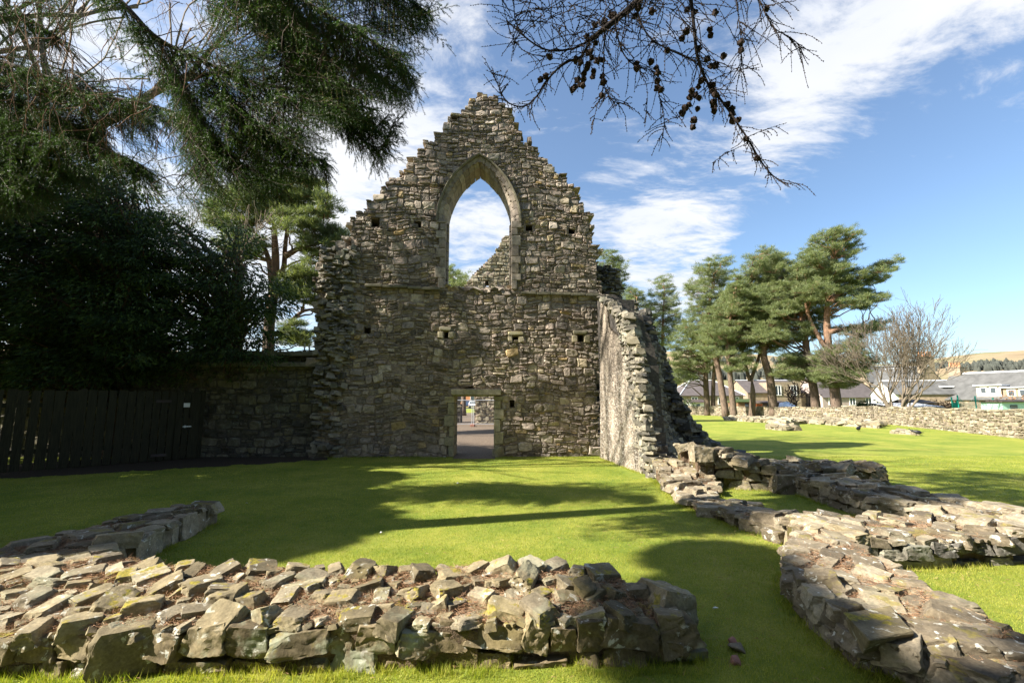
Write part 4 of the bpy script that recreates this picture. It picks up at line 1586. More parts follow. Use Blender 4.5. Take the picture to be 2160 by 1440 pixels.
# fallen feathers / daisies and larch cones lying on the turf
for i, (a, b) in enumerate([(1508, 1282), (1660, 1222), (1700, 1218), (805, 1122), (965, 1018), (520, 1060), (330, 1130)]):
    m = MB()
    c = gp(a, b, 0.02)
    V, F = hull_stone(c + t_rng.uniform(-1, 1, (10, 3)) * np.array([0.022, 0.016, 0.012]))
    m.add(V, F)
    tag(m.build('white_petal', MAT['white_paint']), 'tiny white petal lying on the grass', 'petal', 'white specks scattered on the grass')
m = thing('drain_marker', 'small worn brick and stone marker set in the shaded grass gap between the footings', 'marker', tuple(gp(1552, 1368)))
for k, (a, b, w) in enumerate([(1545, 1353, .07), (1553, 1366, .10), (1551, 1392, .08)]):
    mm = MB()
    c = gp(a, b, 0.015)
    V, F = hull_stone(c + t_rng.uniform(-1, 1, (20, 3)) * np.array([w / 2, w * 0.45, 0.03]), 0.006, 1, 0.003)
    mm.add(V, F)
    mm.build('brick', MAT['brick_red'] if k != 1 else MAT['grey_stone'], m)

# ------------------------------------------------------------------ board fence and old boundary wall on the left
f_rng = np.random.default_rng(8)
F0, F1 = gp(0, 1000)[:2], gp(416, 967)[:2]
fe = norm(np.append(F1 - F0, 0))
FL = float(np.linalg.norm(F1 - F0))
FF = frame((F0[0], F0[1], 0), tuple(fe))
fence = thing('board_fence', 'dark weathered vertical board fence under the yews', 'fence', (F0[0], F0[1], 0))
FH = 1.85
bx = [FF.px(x, 900)[0] for x in (-105, -80, -52, -25, 2, 28, 55, 80, 106, 130, 155, 178, 200, 222, 242, 262, 281, 300, 318, 335, 352, 368, 383, 397)] + [FL - 0.02]
for i in range(len(bx) - 1):
    a, b = bx[i], bx[i + 1]
    m = MB()
    g = f_rng.uniform(0.006, 0.022)
    dz = f_rng.uniform(-0.02, 0.02)
    lean = f_rng.normal(0, 0.006)
    V, F = [], []
    n = 7
    for k in range(n):
        z = 0.03 + (FH + dz - 0.03) * k / (n - 1)
        o = lean * z
        e1, e2 = f_rng.uniform(-.004, .004, 2)
        for (s, d) in ((a + g + o + e1, 0.0), (b - g + o + e2, 0.0), (b - g + o + e2, -0.022), (a + g + o + e1, -0.022)):
            V.append(FF(s, z, d))
    for k in range(n - 1):
        for c in range(4):
            F.append((k * 4 + c, k * 4 + (c + 1) % 4, k * 4 + 4 + (c + 1) % 4, k * 4 + 4 + c))
    F += [(3, 2, 1, 0), tuple(range(4 * n - 4, 4 * n))]
    m.add(np.array(V), F)
    m.build('board', MAT['fence_wood'], fence)
for z in (0.45, 1.5):
    m = MB()
    m.box(FF((bx[0] + FL) / 2, z, -0.05), (FL - bx[0], 0.045, 0.1), math.atan2(fe[1], fe[0]))
    m.build('rail', MAT['fence_wood'], fence)
for s in (bx[0], 1.2, FL - 0.55, FL + 0.04):
    m = MB()
    m.box(FF(s, 0.95, -0.125), (0.1, 0.1, 1.9), math.atan2(fe[1], fe[0]))
    m.build('post', MAT['fence_wood'], fence)
s0 = FF.px(340, 900)[0]
for z in (FF.px(340, 846)[1], FF.px(330, 960)[1]):
    m = MB()
    m.box(FF(s0, z, 0.02), (0.34, 0.02, 0.07), math.atan2(fe[1], fe[0]))
    m.build('gate_ledge', MAT['dark_shed'], fence)
m = MB()
q = FF.px(394, 899)
m.box(FF(q[0], q[1], 0.015), (0.2, 0.02, 0.03), math.atan2(fe[1], fe[0]))
m.box(FF(q[0] - 0.05, q[1], 0.03), (0.04, 0.03, 0.06), math.atan2(fe[1], fe[0]))
m.build('latch', MAT['galvanised'], fence)
q = FF.px(394, 854)
m = MB()
m.box(FF(q[0], q[1], 0.012), (0.145, 0.008, 0.115), math.atan2(fe[1], fe[0]))
o = tag(m.build('notice', MAT['white_paint']), 'small blank white notice fixed to a fence board', 'notice')

BWF = frame((F1[0] - 5.0, 13.35, 0), (1, 0.01, 0))
bwall = thing('boundary_wall', 'high mossy rubble wall with stone coping between fence and gable', 'wall', (-8, 13.35, 0))
wl_ = gp(668, 966)[0] * 0 + GF(px(668, 800)[0], 0, 0)[0] - BWF.O[0] + 0.1
zt = BWF.px(640, 742)[1]
zs_ = BWF.px(620, 765)[1]
m = MB()
core_wall(m, [(-6, -0.1), (-6, zt - 0.1), (wl_, zt - 0.1), (wl_, -0.1)], [], BWF, 0.5, 0.2, f_rng, d0=-0.12)
core_wall(m, [(-6, -0.1), (-6, zs_ - 0.08), (wl_, zs_ - 0.08), (wl_, -0.1)], [], BWF, 0.2, 0.12, f_rng, d0=0.0)
m.build('mortar_core', MAT['dark_mortar'], bwall)
m = MB()
rc = courses(-6, wl_, -0.1, zs_ - 0.06, f_rng, 0.14, 0.3, 0.18, 0.5, 0.45)
laid_stones(m, rc, BWF, f_rng, (0.01, 0.05))
rc = courses(-6, wl_, zs_ - 0.02, zt - 0.08, f_rng, 0.1, 0.2, 0.18, 0.5, 0.4)
laid_stones(m, rc, frame(BWF.O - BWF.n * 0.12, tuple(BWF.e)), f_rng, (0.01, 0.04))
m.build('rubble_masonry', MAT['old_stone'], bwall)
for (z, d, dep) in ((zt, -0.2, 0.6), (zs_, 0.0, 0.34)):
    m = MB()
    s = -6.0
    while s < wl_ - 0.2:
        w = f_rng.uniform(0.6, 1.2)
        w = min(w, wl_ - 0.08 - s)
        chipped(m, BWF(s + w / 2, z - 0.06, d), (w - 0.01, dep, 0.13), 0.01, f_rng, 0.015)
        s += w
    m.build('coping', MAT['coping_stone'], bwall)
for (a, lab) in ((642, 'short white metal post on the wall coping, farther from the gable'), (652, 'short white metal post on the wall coping, nearest the gable')):
    q0, q1 = dp(a, 741, 13.6), dp(a, 725, 13.6)
    m = MB()
    m.tube([(q0[0], q0[1], q0[2] - 0.03), (q0[0], q0[1], q1[2])], 0.022, 8)
    m.tube([(q0[0], q0[1], q0[2] - 0.03), (q0[0], q0[1], q0[2] + 0.02)], 0.05, 8)
    m.tube([(q0[0], q0[1], q1[2]), (q0[0], q0[1], q1[2] + 0.012)], 0.03, 8)
    tag(m.build('metal_post', MAT['white_paint']), lab, 'post')

# ------------------------------------------------------------------ trees


def kites(mb, P, D, ln, wd, rng):
    """leafy sprays: a bent kite from P along D"""
    N = len(P)
    D = D / (np.linalg.norm(D, axis=1)[:, None] + 1e-9)
    W = np.cross(D, rng.normal(0, 1, (N, 3)))
    W /= np.linalg.norm(W, axis=1)[:, None] + 1e-9
    U = np.cross(W, D)
    ln = (ln * rng.uniform(0.6, 1.3, N))[:, None]
    wd = (wd * rng.uniform(0.7, 1.3, N))[:, None]
    M = P + D * ln * 0.45 + U * ln * 0.08
    V = np.stack([P, M + W * wd / 2, P + D * ln - np.array([0, 0, 0.15]) * ln, M - W * wd / 2], 1).reshape(-1, 3)
    i = np.arange(N)[:, None] * 4
    mb.add(V, np.concatenate([i + np.array([[0, 1, 2]]), i + np.array([[0, 2, 3]])]))


def pads(mb, C, rad, n, rng, axis, ln=0.2, wd=0.06, flat=0.45, droop=0.35, up=0.0):
    """foliage pads round the centres C: sprays pointing out from the stem and drooping"""
    C, rad = np.asarray(C, float), np.asarray(rad, float)
    K = len(C)
    idx = np.repeat(np.arange(K), n)
    q = rng.normal(0, 1, (len(idx), 3))
    q /= np.linalg.norm(q, axis=1)[:, None]
    q *= rng.uniform(0, 1, len(idx))[:, None] ** 0.45
    q[:, 2] *= flat
    P = C[idx] + q * rad[idx][:, None]
    out = P - np.array([axis[0], axis[1], 0])
    out[:, 2] = 0
    out /= np.linalg.norm(out, axis=1)[:, None] + 1e-6
    D = out * 0.7 + q * 0.9 + rng.normal(0, 0.35, P.shape)
    D[:, 2] += -droop + up
    kites(mb, P, D, ln, wd, rng)


def wobble(p0, p1, n, amp, rng, sag=0.0):
    p0, p1 = np.asarray(p0, float), np.asarray(p1, float)
    t = np.linspace(0, 1, n)[:, None]
    L = np.linalg.norm(p1 - p0)
    P = p0 + (p1 - p0) * t
    w = np.cumsum(rng.normal(0, amp * L / n, (n, 3)), 0)
    w -= t * w[-1]
    P += w
    P[:, 2] += sag * L * (4 * t * (1 - t))[:, 0]
    return P


def poly_points(poly, n, rng, mind):
    xs, ys = [p[0] for p in poly], [p[1] for p in poly]
    out = []
    for _ in range(n * 60):
        if len(out) >= n:
            break
        x, y = rng.uniform(min(xs), max(xs)), rng.uniform(min(ys), max(ys))
        if inside(poly, np.array([x]), np.array([y]))[0] and all((x - a) ** 2 + ((y - b) * 1.4) ** 2 > mind * mind for a, b in out):
            out.append((x, y))
    return out


def scots_pine(label, trunk, Y, r0, crowns, forks=(), seed=1, group='Scots pines along the lawn edge', mind=13.5, n_puff=15, nl=50, bare=()):
    """trunk, forks and crown outlines are read from the photograph at the tree's own distance Y"""
    rng = np.random.default_rng(seed)
    sc = Y / FPX
    base = dp(*trunk[0], Y)
    root = thing('scots_pine', label, 'tree', (base[0], Y, 0), group)
    T = np.array([dp(x, y, Y) for x, y in trunk])
    T[0, 2] = -0.1
    T[1:, 1] += rng.normal(0, 0.25, len(T) - 1)
    Ts = smoothpath(T, 22)
    m = MB()
    r0 *= 0.82
    rr = np.interp(np.linspace(0, 1, 22), [0, 0.05, 0.2, 0.6, 1], [r0 * 1.45, r0 * 1.1, r0, r0 * 0.72, r0 * 0.22])
    m.tube(Ts, rr, 10)
    m.build('trunk', MAT['pine_bark'], root, smooth=True)
    stems = [Ts]
    limb = MB()
    for fk in forks:
        Fk = smoothpath(np.array([dp(x, y, Y + (0.4 * i)) for i, (x, y) in enumerate(fk)]), 14)
        limb.tube(Fk, np.linspace(r0 * 0.62, r0 * 0.2, 14), 8)
        stems.append(Fk)
    allst = np.vstack([s[3:] for s in stems])
    nd = MB()
    for poly in crowns:
        A = abs(sum(poly[i][0] * poly[(i + 1) % len(poly)][1] - poly[(i + 1) % len(poly)][0] * poly[i][1] for i in range(len(poly)))) / 2
        pts = poly_points(poly, int(A / (mind * mind * 0.62)) + 2, rng, mind)
        for (x, y) in pts:
            dY = rng.normal(0, 1.0) * min(math.sqrt(A), 110) * sc * 0.24
            c = dp(x, y, Y + dY)
            dv = c - allst
            dxy = np.linalg.norm(dv[:, :2], axis=1)
            s = allst[np.argmin(dxy + 1.5 * np.abs(dv[:, 2] - 0.35 * dxy))]
            L = np.linalg.norm(c - s)
            pth = wobble(s, c, 9, 0.35, rng, 0.06)
            limb.tube(pth, np.linspace(0.03 + 0.012 * L, 0.018, 9), 5, False)
            R_ = mind * sc * rng.uniform(1.0, 1.8)
            q = rng.normal(0, 1, (n_puff, 3))
            q /= np.linalg.norm(q, axis=1)[:, None]
            q *= rng.uniform(0.3, 1, n_puff)[:, None]
            q[:, 2] = q[:, 2] * 0.42 + 0.05
            C = c + q * R_ * np.array([1.15, 1.15, 1.0])
            for k in range(0, n_puff, 3):
                limb.tube(np.array([c - [0, 0, 0.1], (c + C[k]) / 2 + [0, 0, -0.06], C[k]]), [0.02, 0.015, 0.01], 3, False)
            idx = np.repeat(np.arange(n_puff), nl)
            D = rng.normal(0, 1, (len(idx), 3))
            D[:, 2] = np.abs(D[:, 2]) * 0.9 + 0.15
            D += q[idx] * 0.9
            s_ = 0.20 * R_ + 0.1
            P = C[idx] + rng.normal(0, 0.5, (len(idx), 3)) * s_ * np.array([1, 1, 0.45])
            needles(nd, P, min(0.17 * R_ + 0.16, 0.36), min(0.03, 0.012 + 0.0007 * Y), rng, D)
    for (b0, b1) in bare:
        pth = wobble(dp(*b0, Y), dp(*b1, Y + rng.uniform(-1, 1)), 10, 0.5, rng, 0.05)
        limb.tube(pth, np.linspace(0.06, 0.015, 10), 5, False)
        for k in range(3, 10, 2):
            e = pth[k] + rng.normal(0, 0.5, 3)
            limb.tube(wobble(pth[k], e, 5, 0.5, rng), np.linspace(0.02, 0.008, 5), 3, False)
    limb.build('limbs', MAT['pine_bark'], root, smooth=True)
    nd.build('crown', MAT['pine_needles'], root)
    return root


def Yg(y):
    return float(gp(1080, y)[1])


scots_pine('small Scots pine with narrow crown just right of the broken side wall', [(1398, 874), (1398, 760), (1399, 690), (1402, 610)], 56, 0.28,
           [[(1362, 700), (1368, 640), (1385, 600), (1400, 588), (1412, 600), (1430, 640), (1436, 690), (1415, 730), (1380, 728)]], seed=1)
scots_pine('Scots pine whose top shows behind the standing stub of the side wall', [(1296, 872), (1294, 700), (1292, 540)], 55, 0.3,
           [[(1262, 600), (1272, 528), (1296, 530), (1314, 560), (1316, 610), (1290, 650)]], seed=2)
scots_pine('Scots pine half hidden by the broken side wall, right beside its stepped edge', [(1345, 873), (1344, 740), (1340, 630)], 52, 0.28,
           [[(1312, 650), (1326, 612), (1345, 620), (1362, 640), (1370, 700), (1345, 760), (1322, 720)]], seed=3)
scots_pine('tall Scots pine at the left end of the group, dark lower boughs beside the ruin', [(1493, 874), (1487, 790), (1490, 700), (1510, 570)], Yg(876), 0.36,
           [[(1452, 690), (1466, 640), (1456, 605), (1482, 560), (1503, 546), (1530, 542), (1536, 570), (1528, 620), (1540, 660), (1520, 720), (1480, 740)],
            [(1410, 815), (1418, 740), (1445, 690), (1500, 705), (1505, 770), (1455, 805)]], seed=4)
scots_pine('slender Scots pine with moss green trunk, second in the group', [(1504, 874), (1504, 790), (1514, 700), (1530, 640)], Yg(876), 0.27,
           [[(1500, 720), (1510, 660), (1540, 630), (1556, 660), (1540, 720)]], seed=5)
scots_pine('leaning Scots pine with orange upper trunk, third in the group', [(1532, 880), (1520, 790), (1514, 740), (1528, 680), (1540, 620)], Yg(880), 0.36,
           [[(1476, 740), (1500, 650), (1560, 600), (1610, 630), (1615, 710), (1560, 735), (1505, 760)]], seed=6)
scots_pine('straight Scots pine with grey trunk, fourth in the group', [(1549, 882), (1541, 800), (1536, 720), (1548, 620)], Yg(881), 0.33,
           [[(1524, 720), (1532, 640), (1556, 580), (1590, 630), (1600, 700), (1580, 775), (1540, 785)]], seed=7)
scots_pine('Scots pine whose trunk forks low in a wide V', [(1586, 880), (1583, 830), (1582, 800)], Yg(880), 0.36,
           [[(1548, 670), (1560, 600), (1588, 545), (1620, 525), (1645, 545), (1650, 620), (1620, 690), (1570, 700)], [(1585, 720), (1620, 705), (1650, 720), (1610, 745)]],
           forks=[[(1582, 803), (1573, 770), (1562, 700), (1575, 630), (1600, 560)], [(1583, 803), (1600, 755), (1606, 720), (1625, 620)]], seed=8)
scots_pine('stout Scots pine with thick grey trunk and dead bare branches, mid group', [(1633, 882), (1622, 800), (1611, 740), (1618, 650), (1640, 560)], Yg(881), 0.44,
           [[(1592, 650), (1610, 560), (1640, 535), (1672, 560), (1692, 640), (1660, 690), (1610, 690)], [(1600, 720), (1630, 690), (1660, 700), (1650, 740)]], seed=9,
           bare=[((1620, 760), (1590, 700)), ((1616, 740), (1650, 700)), ((1615, 730), (1625, 690)), ((1622, 790), (1600, 800)), ((1618, 700), (1580, 690))])
scots_pine('Scots pine leaning left with tan trunk and pale low drooping boughs', [(1724, 883), (1712, 820), (1700, 745), (1690, 680), (1682, 630)], Yg(882), 0.44,
           [[(1600, 710), (1630, 610), (1680, 555), (1735, 555), (1760, 640), (1735, 705), (1660, 730)], [(1640, 790), (1650, 755), (1690, 738), (1735, 760), (1705, 800), (1660, 805)]], seed=10,
           bare=[((1692, 700), (1660, 740)), ((1695, 690), (1668, 700))])
scots_pine('tallest Scots pine with reddish trunk and windswept plume of foliage to the right', [(1768, 886), (1758, 800), (1752, 720), (1750, 640), (1756, 550)], Yg(884), 0.48,
           [[(1690, 620), (1690, 545), (1720, 503), (1760, 482), (1800, 492), (1812, 522), (1775, 555), (1760, 600), (1720, 640)],
            [(1760, 600), (1780, 560), (1830, 575), (1882, 540), (1880, 575), (1835, 605), (1862, 630), (1820, 655), (1770, 640)],
            [(1770, 690), (1830, 688), (1866, 675), (1850, 700), (1800, 725)], [(1718, 800), (1735, 745), (1800, 725), (1850, 765), (1800, 815), (1745, 815)]],
           forks=[[(1754, 750), (1730, 715), (1705, 665), (1695, 610)], [(1750, 640), (1790, 600), (1850, 575)], [(1751, 700), (1800, 690), (1850, 690)]], seed=11)
scots_pine('Scots pine with pink limbs behind the boundary wall, left of the gable', [(565, 900), (567, 700), (572, 610), (577, 540), (575, 470), (585, 400)], 21, 0.30,
           [[(436, 470), (450, 425), (500, 400), (560, 385), (600, 392), (560, 450), (500, 500)], [(560, 440), (600, 370), (650, 380), (702, 440), (660, 470), (600, 490)],
            [(640, 520), (660, 480), (737, 495), (735, 512), (690, 540), (660, 560)], [(470, 520), (540, 500), (545, 540), (480, 560)], [(600, 700), (620, 680), (650, 700), (640, 728), (600, 730)], [(650, 640), (640, 570), (672, 570), (672, 640)],
            [(590, 600), (640, 560), (650, 600), (610, 640)]],
           forks=[[(571, 600), (597, 570), (602, 515), (612, 450), (630, 410)], [(573, 590), (566, 545), (545, 500), (500, 450)], [(567, 705), (600, 700), (618, 674), (640, 656), (672, 651)], [(602, 540), (640, 520), (690, 510)]],
           seed=12, group='', mind=21, n_puff=16, nl=60)


def yew(label, polys, base, Y, dep, seed, n=70, mind=26, rad=0.62, group='dark yews behind the board fence'):
    rng = np.random.default_rng(seed)
    root = thing('yew_tree', label, 'tree', (base[0], base[1], 0), group)
    m = MB()
    m.tube(smoothpath([(base[0], base[1], -0.1), (base[0] + 0.15, base[1], 1.5), (base[0] - 0.1, base[1] + 0.1, 3.4), (base[0] + 0.2, base[1], 6)], 14), np.linspace(0.36, 0.08, 14) * rng.uniform(0.9, 1.1, 14), 9)
    m.build('trunk', MAT['yew_bark'], root, smooth=True)
    lm, lf = MB(), MB()
    for poly in polys:
        A = abs(sum(poly[i][0] * poly[(i + 1) % len(poly)][1] - poly[(i + 1) % len(poly)][0] * poly[i][1] for i in range(len(poly)))) / 2
        P = []
        for (x, y) in poly_points(poly, int(A / (mind * mind * 0.55)), rng, mind):
            for _ in range(3):
                yy = Y + rng.uniform(-dep, dep)
                fence_y = 10.3 + (x / 416) * 2.7 if x < 416 else 13.0
                yy = max(yy, fence_y + 0.5) if y > 760 else max(yy, fence_y - 0.6)
                P.append(dp(x + rng.normal(0, 8), y + rng.normal(0, 8), yy))
        P = np.array(P)
        for p in P[::2]:
            s = np.array([base[0], base[1], max(0.9, p[2] * 0.8 - 0.3)])
            lm.tube(wobble(s, p, 7, 0.3, rng, 0.05), np.linspace(0.055, 0.012, 7), 4, False)
        pads(lf, P, rad * rng.uniform(0.6, 1.2, len(P)), int(n * 1.7), rng, base, 0.14, 0.04, 0.4, 0.4)
    lm.build('limbs', MAT['yew_bark'], root, smooth=True)
    lf.build('crown', MAT['yew_leaves'], root)


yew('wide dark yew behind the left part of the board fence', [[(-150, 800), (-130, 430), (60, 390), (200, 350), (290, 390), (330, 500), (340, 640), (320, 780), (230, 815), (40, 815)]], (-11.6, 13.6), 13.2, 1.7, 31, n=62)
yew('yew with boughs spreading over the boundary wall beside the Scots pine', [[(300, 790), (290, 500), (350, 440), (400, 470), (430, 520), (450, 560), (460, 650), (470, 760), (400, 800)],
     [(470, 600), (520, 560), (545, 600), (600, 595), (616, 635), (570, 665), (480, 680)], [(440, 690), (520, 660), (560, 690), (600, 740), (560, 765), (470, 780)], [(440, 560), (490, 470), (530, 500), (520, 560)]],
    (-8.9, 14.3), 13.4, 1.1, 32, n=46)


def shade_conifer(label, base, blobs, seed, n=5200):
    """a conifer outside the picture"""
    rng = np.random.default_rng(seed)
    root = thing('conifer_tree', label, 'tree', (base[0], base[1], 0), 'conifers shading the lawn from the left')
    m = MB()
    ztop = max(b[2] + b[4] for b in blobs)
    m.tube(np.array([(base[0], base[1], -0.1), (base[0], base[1], ztop * 0.5), (base[0] + 0.1, base[1], ztop * 0.95)]), [0.32, 0.2, 0.04], 9)
    m.build('trunk', MAT['spruce_bark'], root, smooth=True)
    lf = MB()
    for (x, y, z, r, rz) in blobs:
        k = 26
        q = rng.normal(0, 1, (k, 3))
        q /= np.linalg.norm(q, axis=1)[:, None]
        q *= rng.uniform(0.2, 1, k)[:, None] ** 0.5
        C_ = np.array([x, y, z]) + q * np.array([r, r, rz])
        pads(lf, C_, np.full(k, r * 0.5), n // (len(blobs) * 3), rng, base, 0.42, 0.13, 0.5, 0.3)
    lf.build('crown', MAT['yew_leaves'], root)


SHADE = [((-13.5, 6.6), [(-13.5, 6.6, 3.2, 1.7, 2.0), (-13.2, 6.8, 6.2, 1.4, 2.0)], 51, 'dense conifer just beyond the left edge, by the end of the fence'),
         ((-16.6, 9.8), [(-16.6, 9.8, 4, 2.8, 3.0), (-16.4, 9.9, 8.5, 2.3, 3.0), (-17.0, 9.7, 12.0, 1.4, 1.8)], 52.0, 'tall conifer behind the fence beyond the left edge'),
         ((-15.0, 3.6), [(-15.0, 3.6, 7.5, 1.9, 2.0)], 53, 'conifer with a high crown standing left of the camera'),
         ((-9.4, -1.8), [(-8.9, 1.9, 9.0, 0.18, 0.1), (-9.2, 0.9, 9.0, 0.26, 0.14), (-9.4, -0.1, 9.0, 0.36, 0.2), (-9.4, -1.8, 11.0, 1.2, 2.0)], 55, 'slim high-crowned conifer left of the camera'),
         ((-8.0, -9.0), [(-8, -9, 6, 4.6, 5), (-8, -9, 13, 4.0, 5), (-8, -9, 19, 2.4, 3)], 56, 'broad unseen conifer added behind the camera to the left, holding back sky light'),  # from here down: unseen trees added to cut the sky fill on the gable
         ((0.5, -10.5), [(0.5, -10.5, 6, 4.6, 5), (0.5, -10.5, 13, 4.0, 5), (0.5, -10.5, 19, 2.4, 3)], 57, 'broad unseen conifer added straight behind the camera, holding back sky light'),
         ((9.5, -9.0), [(9.5, -9, 6, 4.6, 5), (9.5, -9, 13, 4.0, 5), (9.5, -9, 19, 2.4, 3)], 58, 'broad unseen conifer added behind the camera to the right, holding back sky light'),
         ((18.0, -8.0), [(18, -8, 6, 4.6, 5), (18, -8, 13, 4.0, 5)], 60, 'broad unseen conifer added far right behind the camera, holding back sky light'),
         ((-17.0, -8.5), [(-17, -8.5, 6, 4.2, 5), (-17, -8.5, 13, 3.6, 4)], 59, 'broad unseen conifer added far left behind the camera, holding back sky light')]
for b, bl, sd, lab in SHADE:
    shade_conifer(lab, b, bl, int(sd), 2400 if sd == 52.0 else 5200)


def bare_tree(label, base, h, spread, seed, mat, levels=6, r0=0.22, lean=(0, 0), stems=5, group='', twig=0.006, out=1.0):
    rng = np.random.default_rng(seed)
    root = thing('bare_tree', label, 'tree', base, group)
    tr, br = MB(), MB()

    def grow(p, d, L, r, lv):
        n = 5
        P = [np.array(p)]
        dd = np.array(d)
        for i in range(n):
            dd = norm(dd + rng.normal(0, 0.13, 3) + np.array([0, 0, 0.03]))
            P.append(P[-1] + dd * L / n)
        r1 = max(r * 0.62, twig)
        (tr if lv == 0 else br).tube(np.array(P), np.linspace(r, r1, n + 1), 8 if lv == 0 else (5 if lv < 3 else 3), False)
        if lv >= levels:
            return
        k = 3 if lv < levels - 1 else 4
        for i in range(k):
            a = P[rng.integers(2, n + 1)] if i else P[-1]
            nd_ = norm(dd + rng.normal(0, spread, 3) + np.array([0, 0, 0.12]))
            grow(a, nd_, L * rng.uniform(0.6, 0.86), r1 * rng.uniform(0.6, 0.95), lv + 1)
    for s in range(stems):
        a = 2 * math.pi * s / stems + rng.uniform(-.3, .3)
        d = norm((math.cos(a) * 0.6 * out * (stems > 1) + lean[0], math.sin(a) * 0.5 * out * (stems > 1) + lean[1], 1.0))
        grow(np.array(base) + np.array([math.cos(a) * 0.1, math.sin(a) * 0.1, -0.1]), d, h * 0.3, r0 * rng.uniform(0.75, 1.1), 0)
    tr.build('trunk', MAT[mat], root, smooth=True)
    br.build('branches', MAT[mat], root, smooth=True)
    return root


bq = dp(1888, 862, 35.5)
bare_tree('spreading leafless tree with many stems behind the right-hand garden wall', (bq[0], 35.5, 0), 9.6, 0.22, 66, 'grey_bark', 5, 0.12, (0.22, 0), 9, twig=0.012, out=0.5)
bq = dp(1690, 862, 50)
bare_tree('low dark leafless fruit tree in the garden behind the pines', (bq[0] + 0, 50, 0), 4.5, 0.6, 62, 'larch_bark', 4, 0.14, (0, 0), 3, twig=0.03)
bare_tree('big pale leafless tree with leaning trunk behind the yews', (-17.5, 18.0, 0), 14.0, 0.40, 63, 'grey_bark', 5, 0.34, (0.02, 0), 3, twig=0.012)

bare_tree('tall leafless tree beyond the left edge throwing branch shadows on the gable', (-15.0, 9.3, 0), 26.0, 0.26, 68, 'grey_bark', 4, 0.36, (0.0, 0), 3, twig=0.03)

# ------------------------------------------------------------------ the overhanging spruce
s_rng = np.random.default_rng(77)
SP = np.array([-6.9, 4.7, 0])
spruce = thing('spruce_tree', 'tall spruce whose needle-covered boughs hang into the upper left sky', 'tree', tuple(SP))
m = MB()
m.tube(np.array([SP + [0, 0, -0.1], SP + [0, 0, 4], SP + [0.1, 0, 9], SP + [0.1, 0, 13]]), [0.27, 0.22, 0.14, 0.03], 12)
m.build('trunk', MAT['spruce_bark'], spruce, smooth=True)


up = MB()
q_ = s_rng.normal(0, 1, (46, 3))
q_ /= np.linalg.norm(q_, axis=1)[:, None]
Cu = SP + np.array([0.2, -0.3, 12.2]) + q_ * np.array([1.7, 1.7, 2.2])
Cu2 = SP + np.array([-1.5, -0.6, 8.6]) + q_[:22] * np.array([1.3, 1.5, 1.6])
pads(up, Cu, np.full(46, 0.75), 60, s_rng, SP, 0.36, 0.11, 0.5, 0.4)
up.build('crown', MAT['spruce_needles'], spruce)


def PL(pts):
    return np.array([dp(x, y, Y) for x, y, Y in pts])


LIMBS = [  # points (px, py, distance), radius at the root, density of side branches, side-branch length
    (PL([(60, -150, 4.6), (240, -10, 4.6), (330, 80, 4.6), (430, 130, 4.7), (520, 170, 4.8), (620, 190, 4.8), (720, 215, 4.9), (800, 235, 5.0)]), 0.034, 1.0, 0.75),
    (PL([(380, -220, 4.2), (520, -90, 4.2), (640, 0, 4.3), (740, 60, 4.4), (820, 110, 4.5), (872, 165, 4.6)]), 0.026, 1.3, 0.65),
    (PL([(520, -220, 4.4), (680, -100, 4.4), (790, -30, 4.5), (860, 0, 4.6), (905, 28, 4.6)]), 0.022, 1.2, 0.55),
    (PL([(430, 130, 4.7), (500, 220, 4.6), (570, 280, 4.6), (640, 320, 4.7), (690, 345, 4.8)]), 0.018, 1.5, 0.6),
    (PL([(330, 80, 4.6), (400, 200, 4.5), (450, 290, 4.6), (520, 350, 4.7), (600, 390, 4.8)]), 0.016, 1.3, 0.5),
    (PL([(560, 170, 4.8), (640, 120, 5.1), (700, 150, 5.2), (770, 205, 5.2)]), 0.014, 1.5, 0.6),
    (PL([(300, -200, 5.2), (480, -40, 5.2), (600, 60, 5.2), (690, 120, 5.3), (780, 150, 5.3), (850, 190, 5.3)]), 0.022, 1.5, 0.65),
    (PL([(-260, 40, 6.3), (-60, 110, 6.3), (90, 160, 6.2), (200, 200, 6.1), (330, 225, 6.0), (430, 270, 6.0), (500, 330, 6.0)]), 0.045, 1.25, 0.95),
    (PL([(-260, 160, 6.4), (-60, 230, 6.4), (60, 270, 6.2), (170, 300, 6.1), (260, 330, 6.1), (300, 350, 6.0)]), 0.03, 1.5, 0.95),
    (PL([(-260, -80, 6.0), (-60, 0, 6.0), (40, 30, 6.0), (110, 70, 6.0)]), 0.025, 0.9, 0.7),
    (PL([(-200, 330, 6.6), (-40, 350, 6.4), (40, 370, 6.3), (100, 400, 6.3)]), 0.02, 1.5, 0.8),
]
LIMBS += [
    (PL([(300, 60, 5.0), (380, 190, 5.0), (420, 290, 5.0), (440, 360, 5.0)]), 0.014, 1.2, 0.6),
    (PL([(470, 180, 5.2), (520, 280, 5.1), (560, 340, 5.1), (640, 350, 5.1)]), 0.014, 1.3, 0.55),
    (PL([(-200, 120, 6.8), (20, 200, 6.8), (150, 260, 6.7), (220, 290, 6.7)]), 0.02, 1.5, 0.9),
    (PL([(-220, 240, 6.9), (-20, 300, 6.8), (90, 330, 6.7), (190, 370, 6.7)]), 0.02, 1.5, 0.9),
    (PL([(-100, 380, 6.9), (0, 400, 6.8), (60, 430, 6.7)]), 0.014, 1.5, 0.7)]
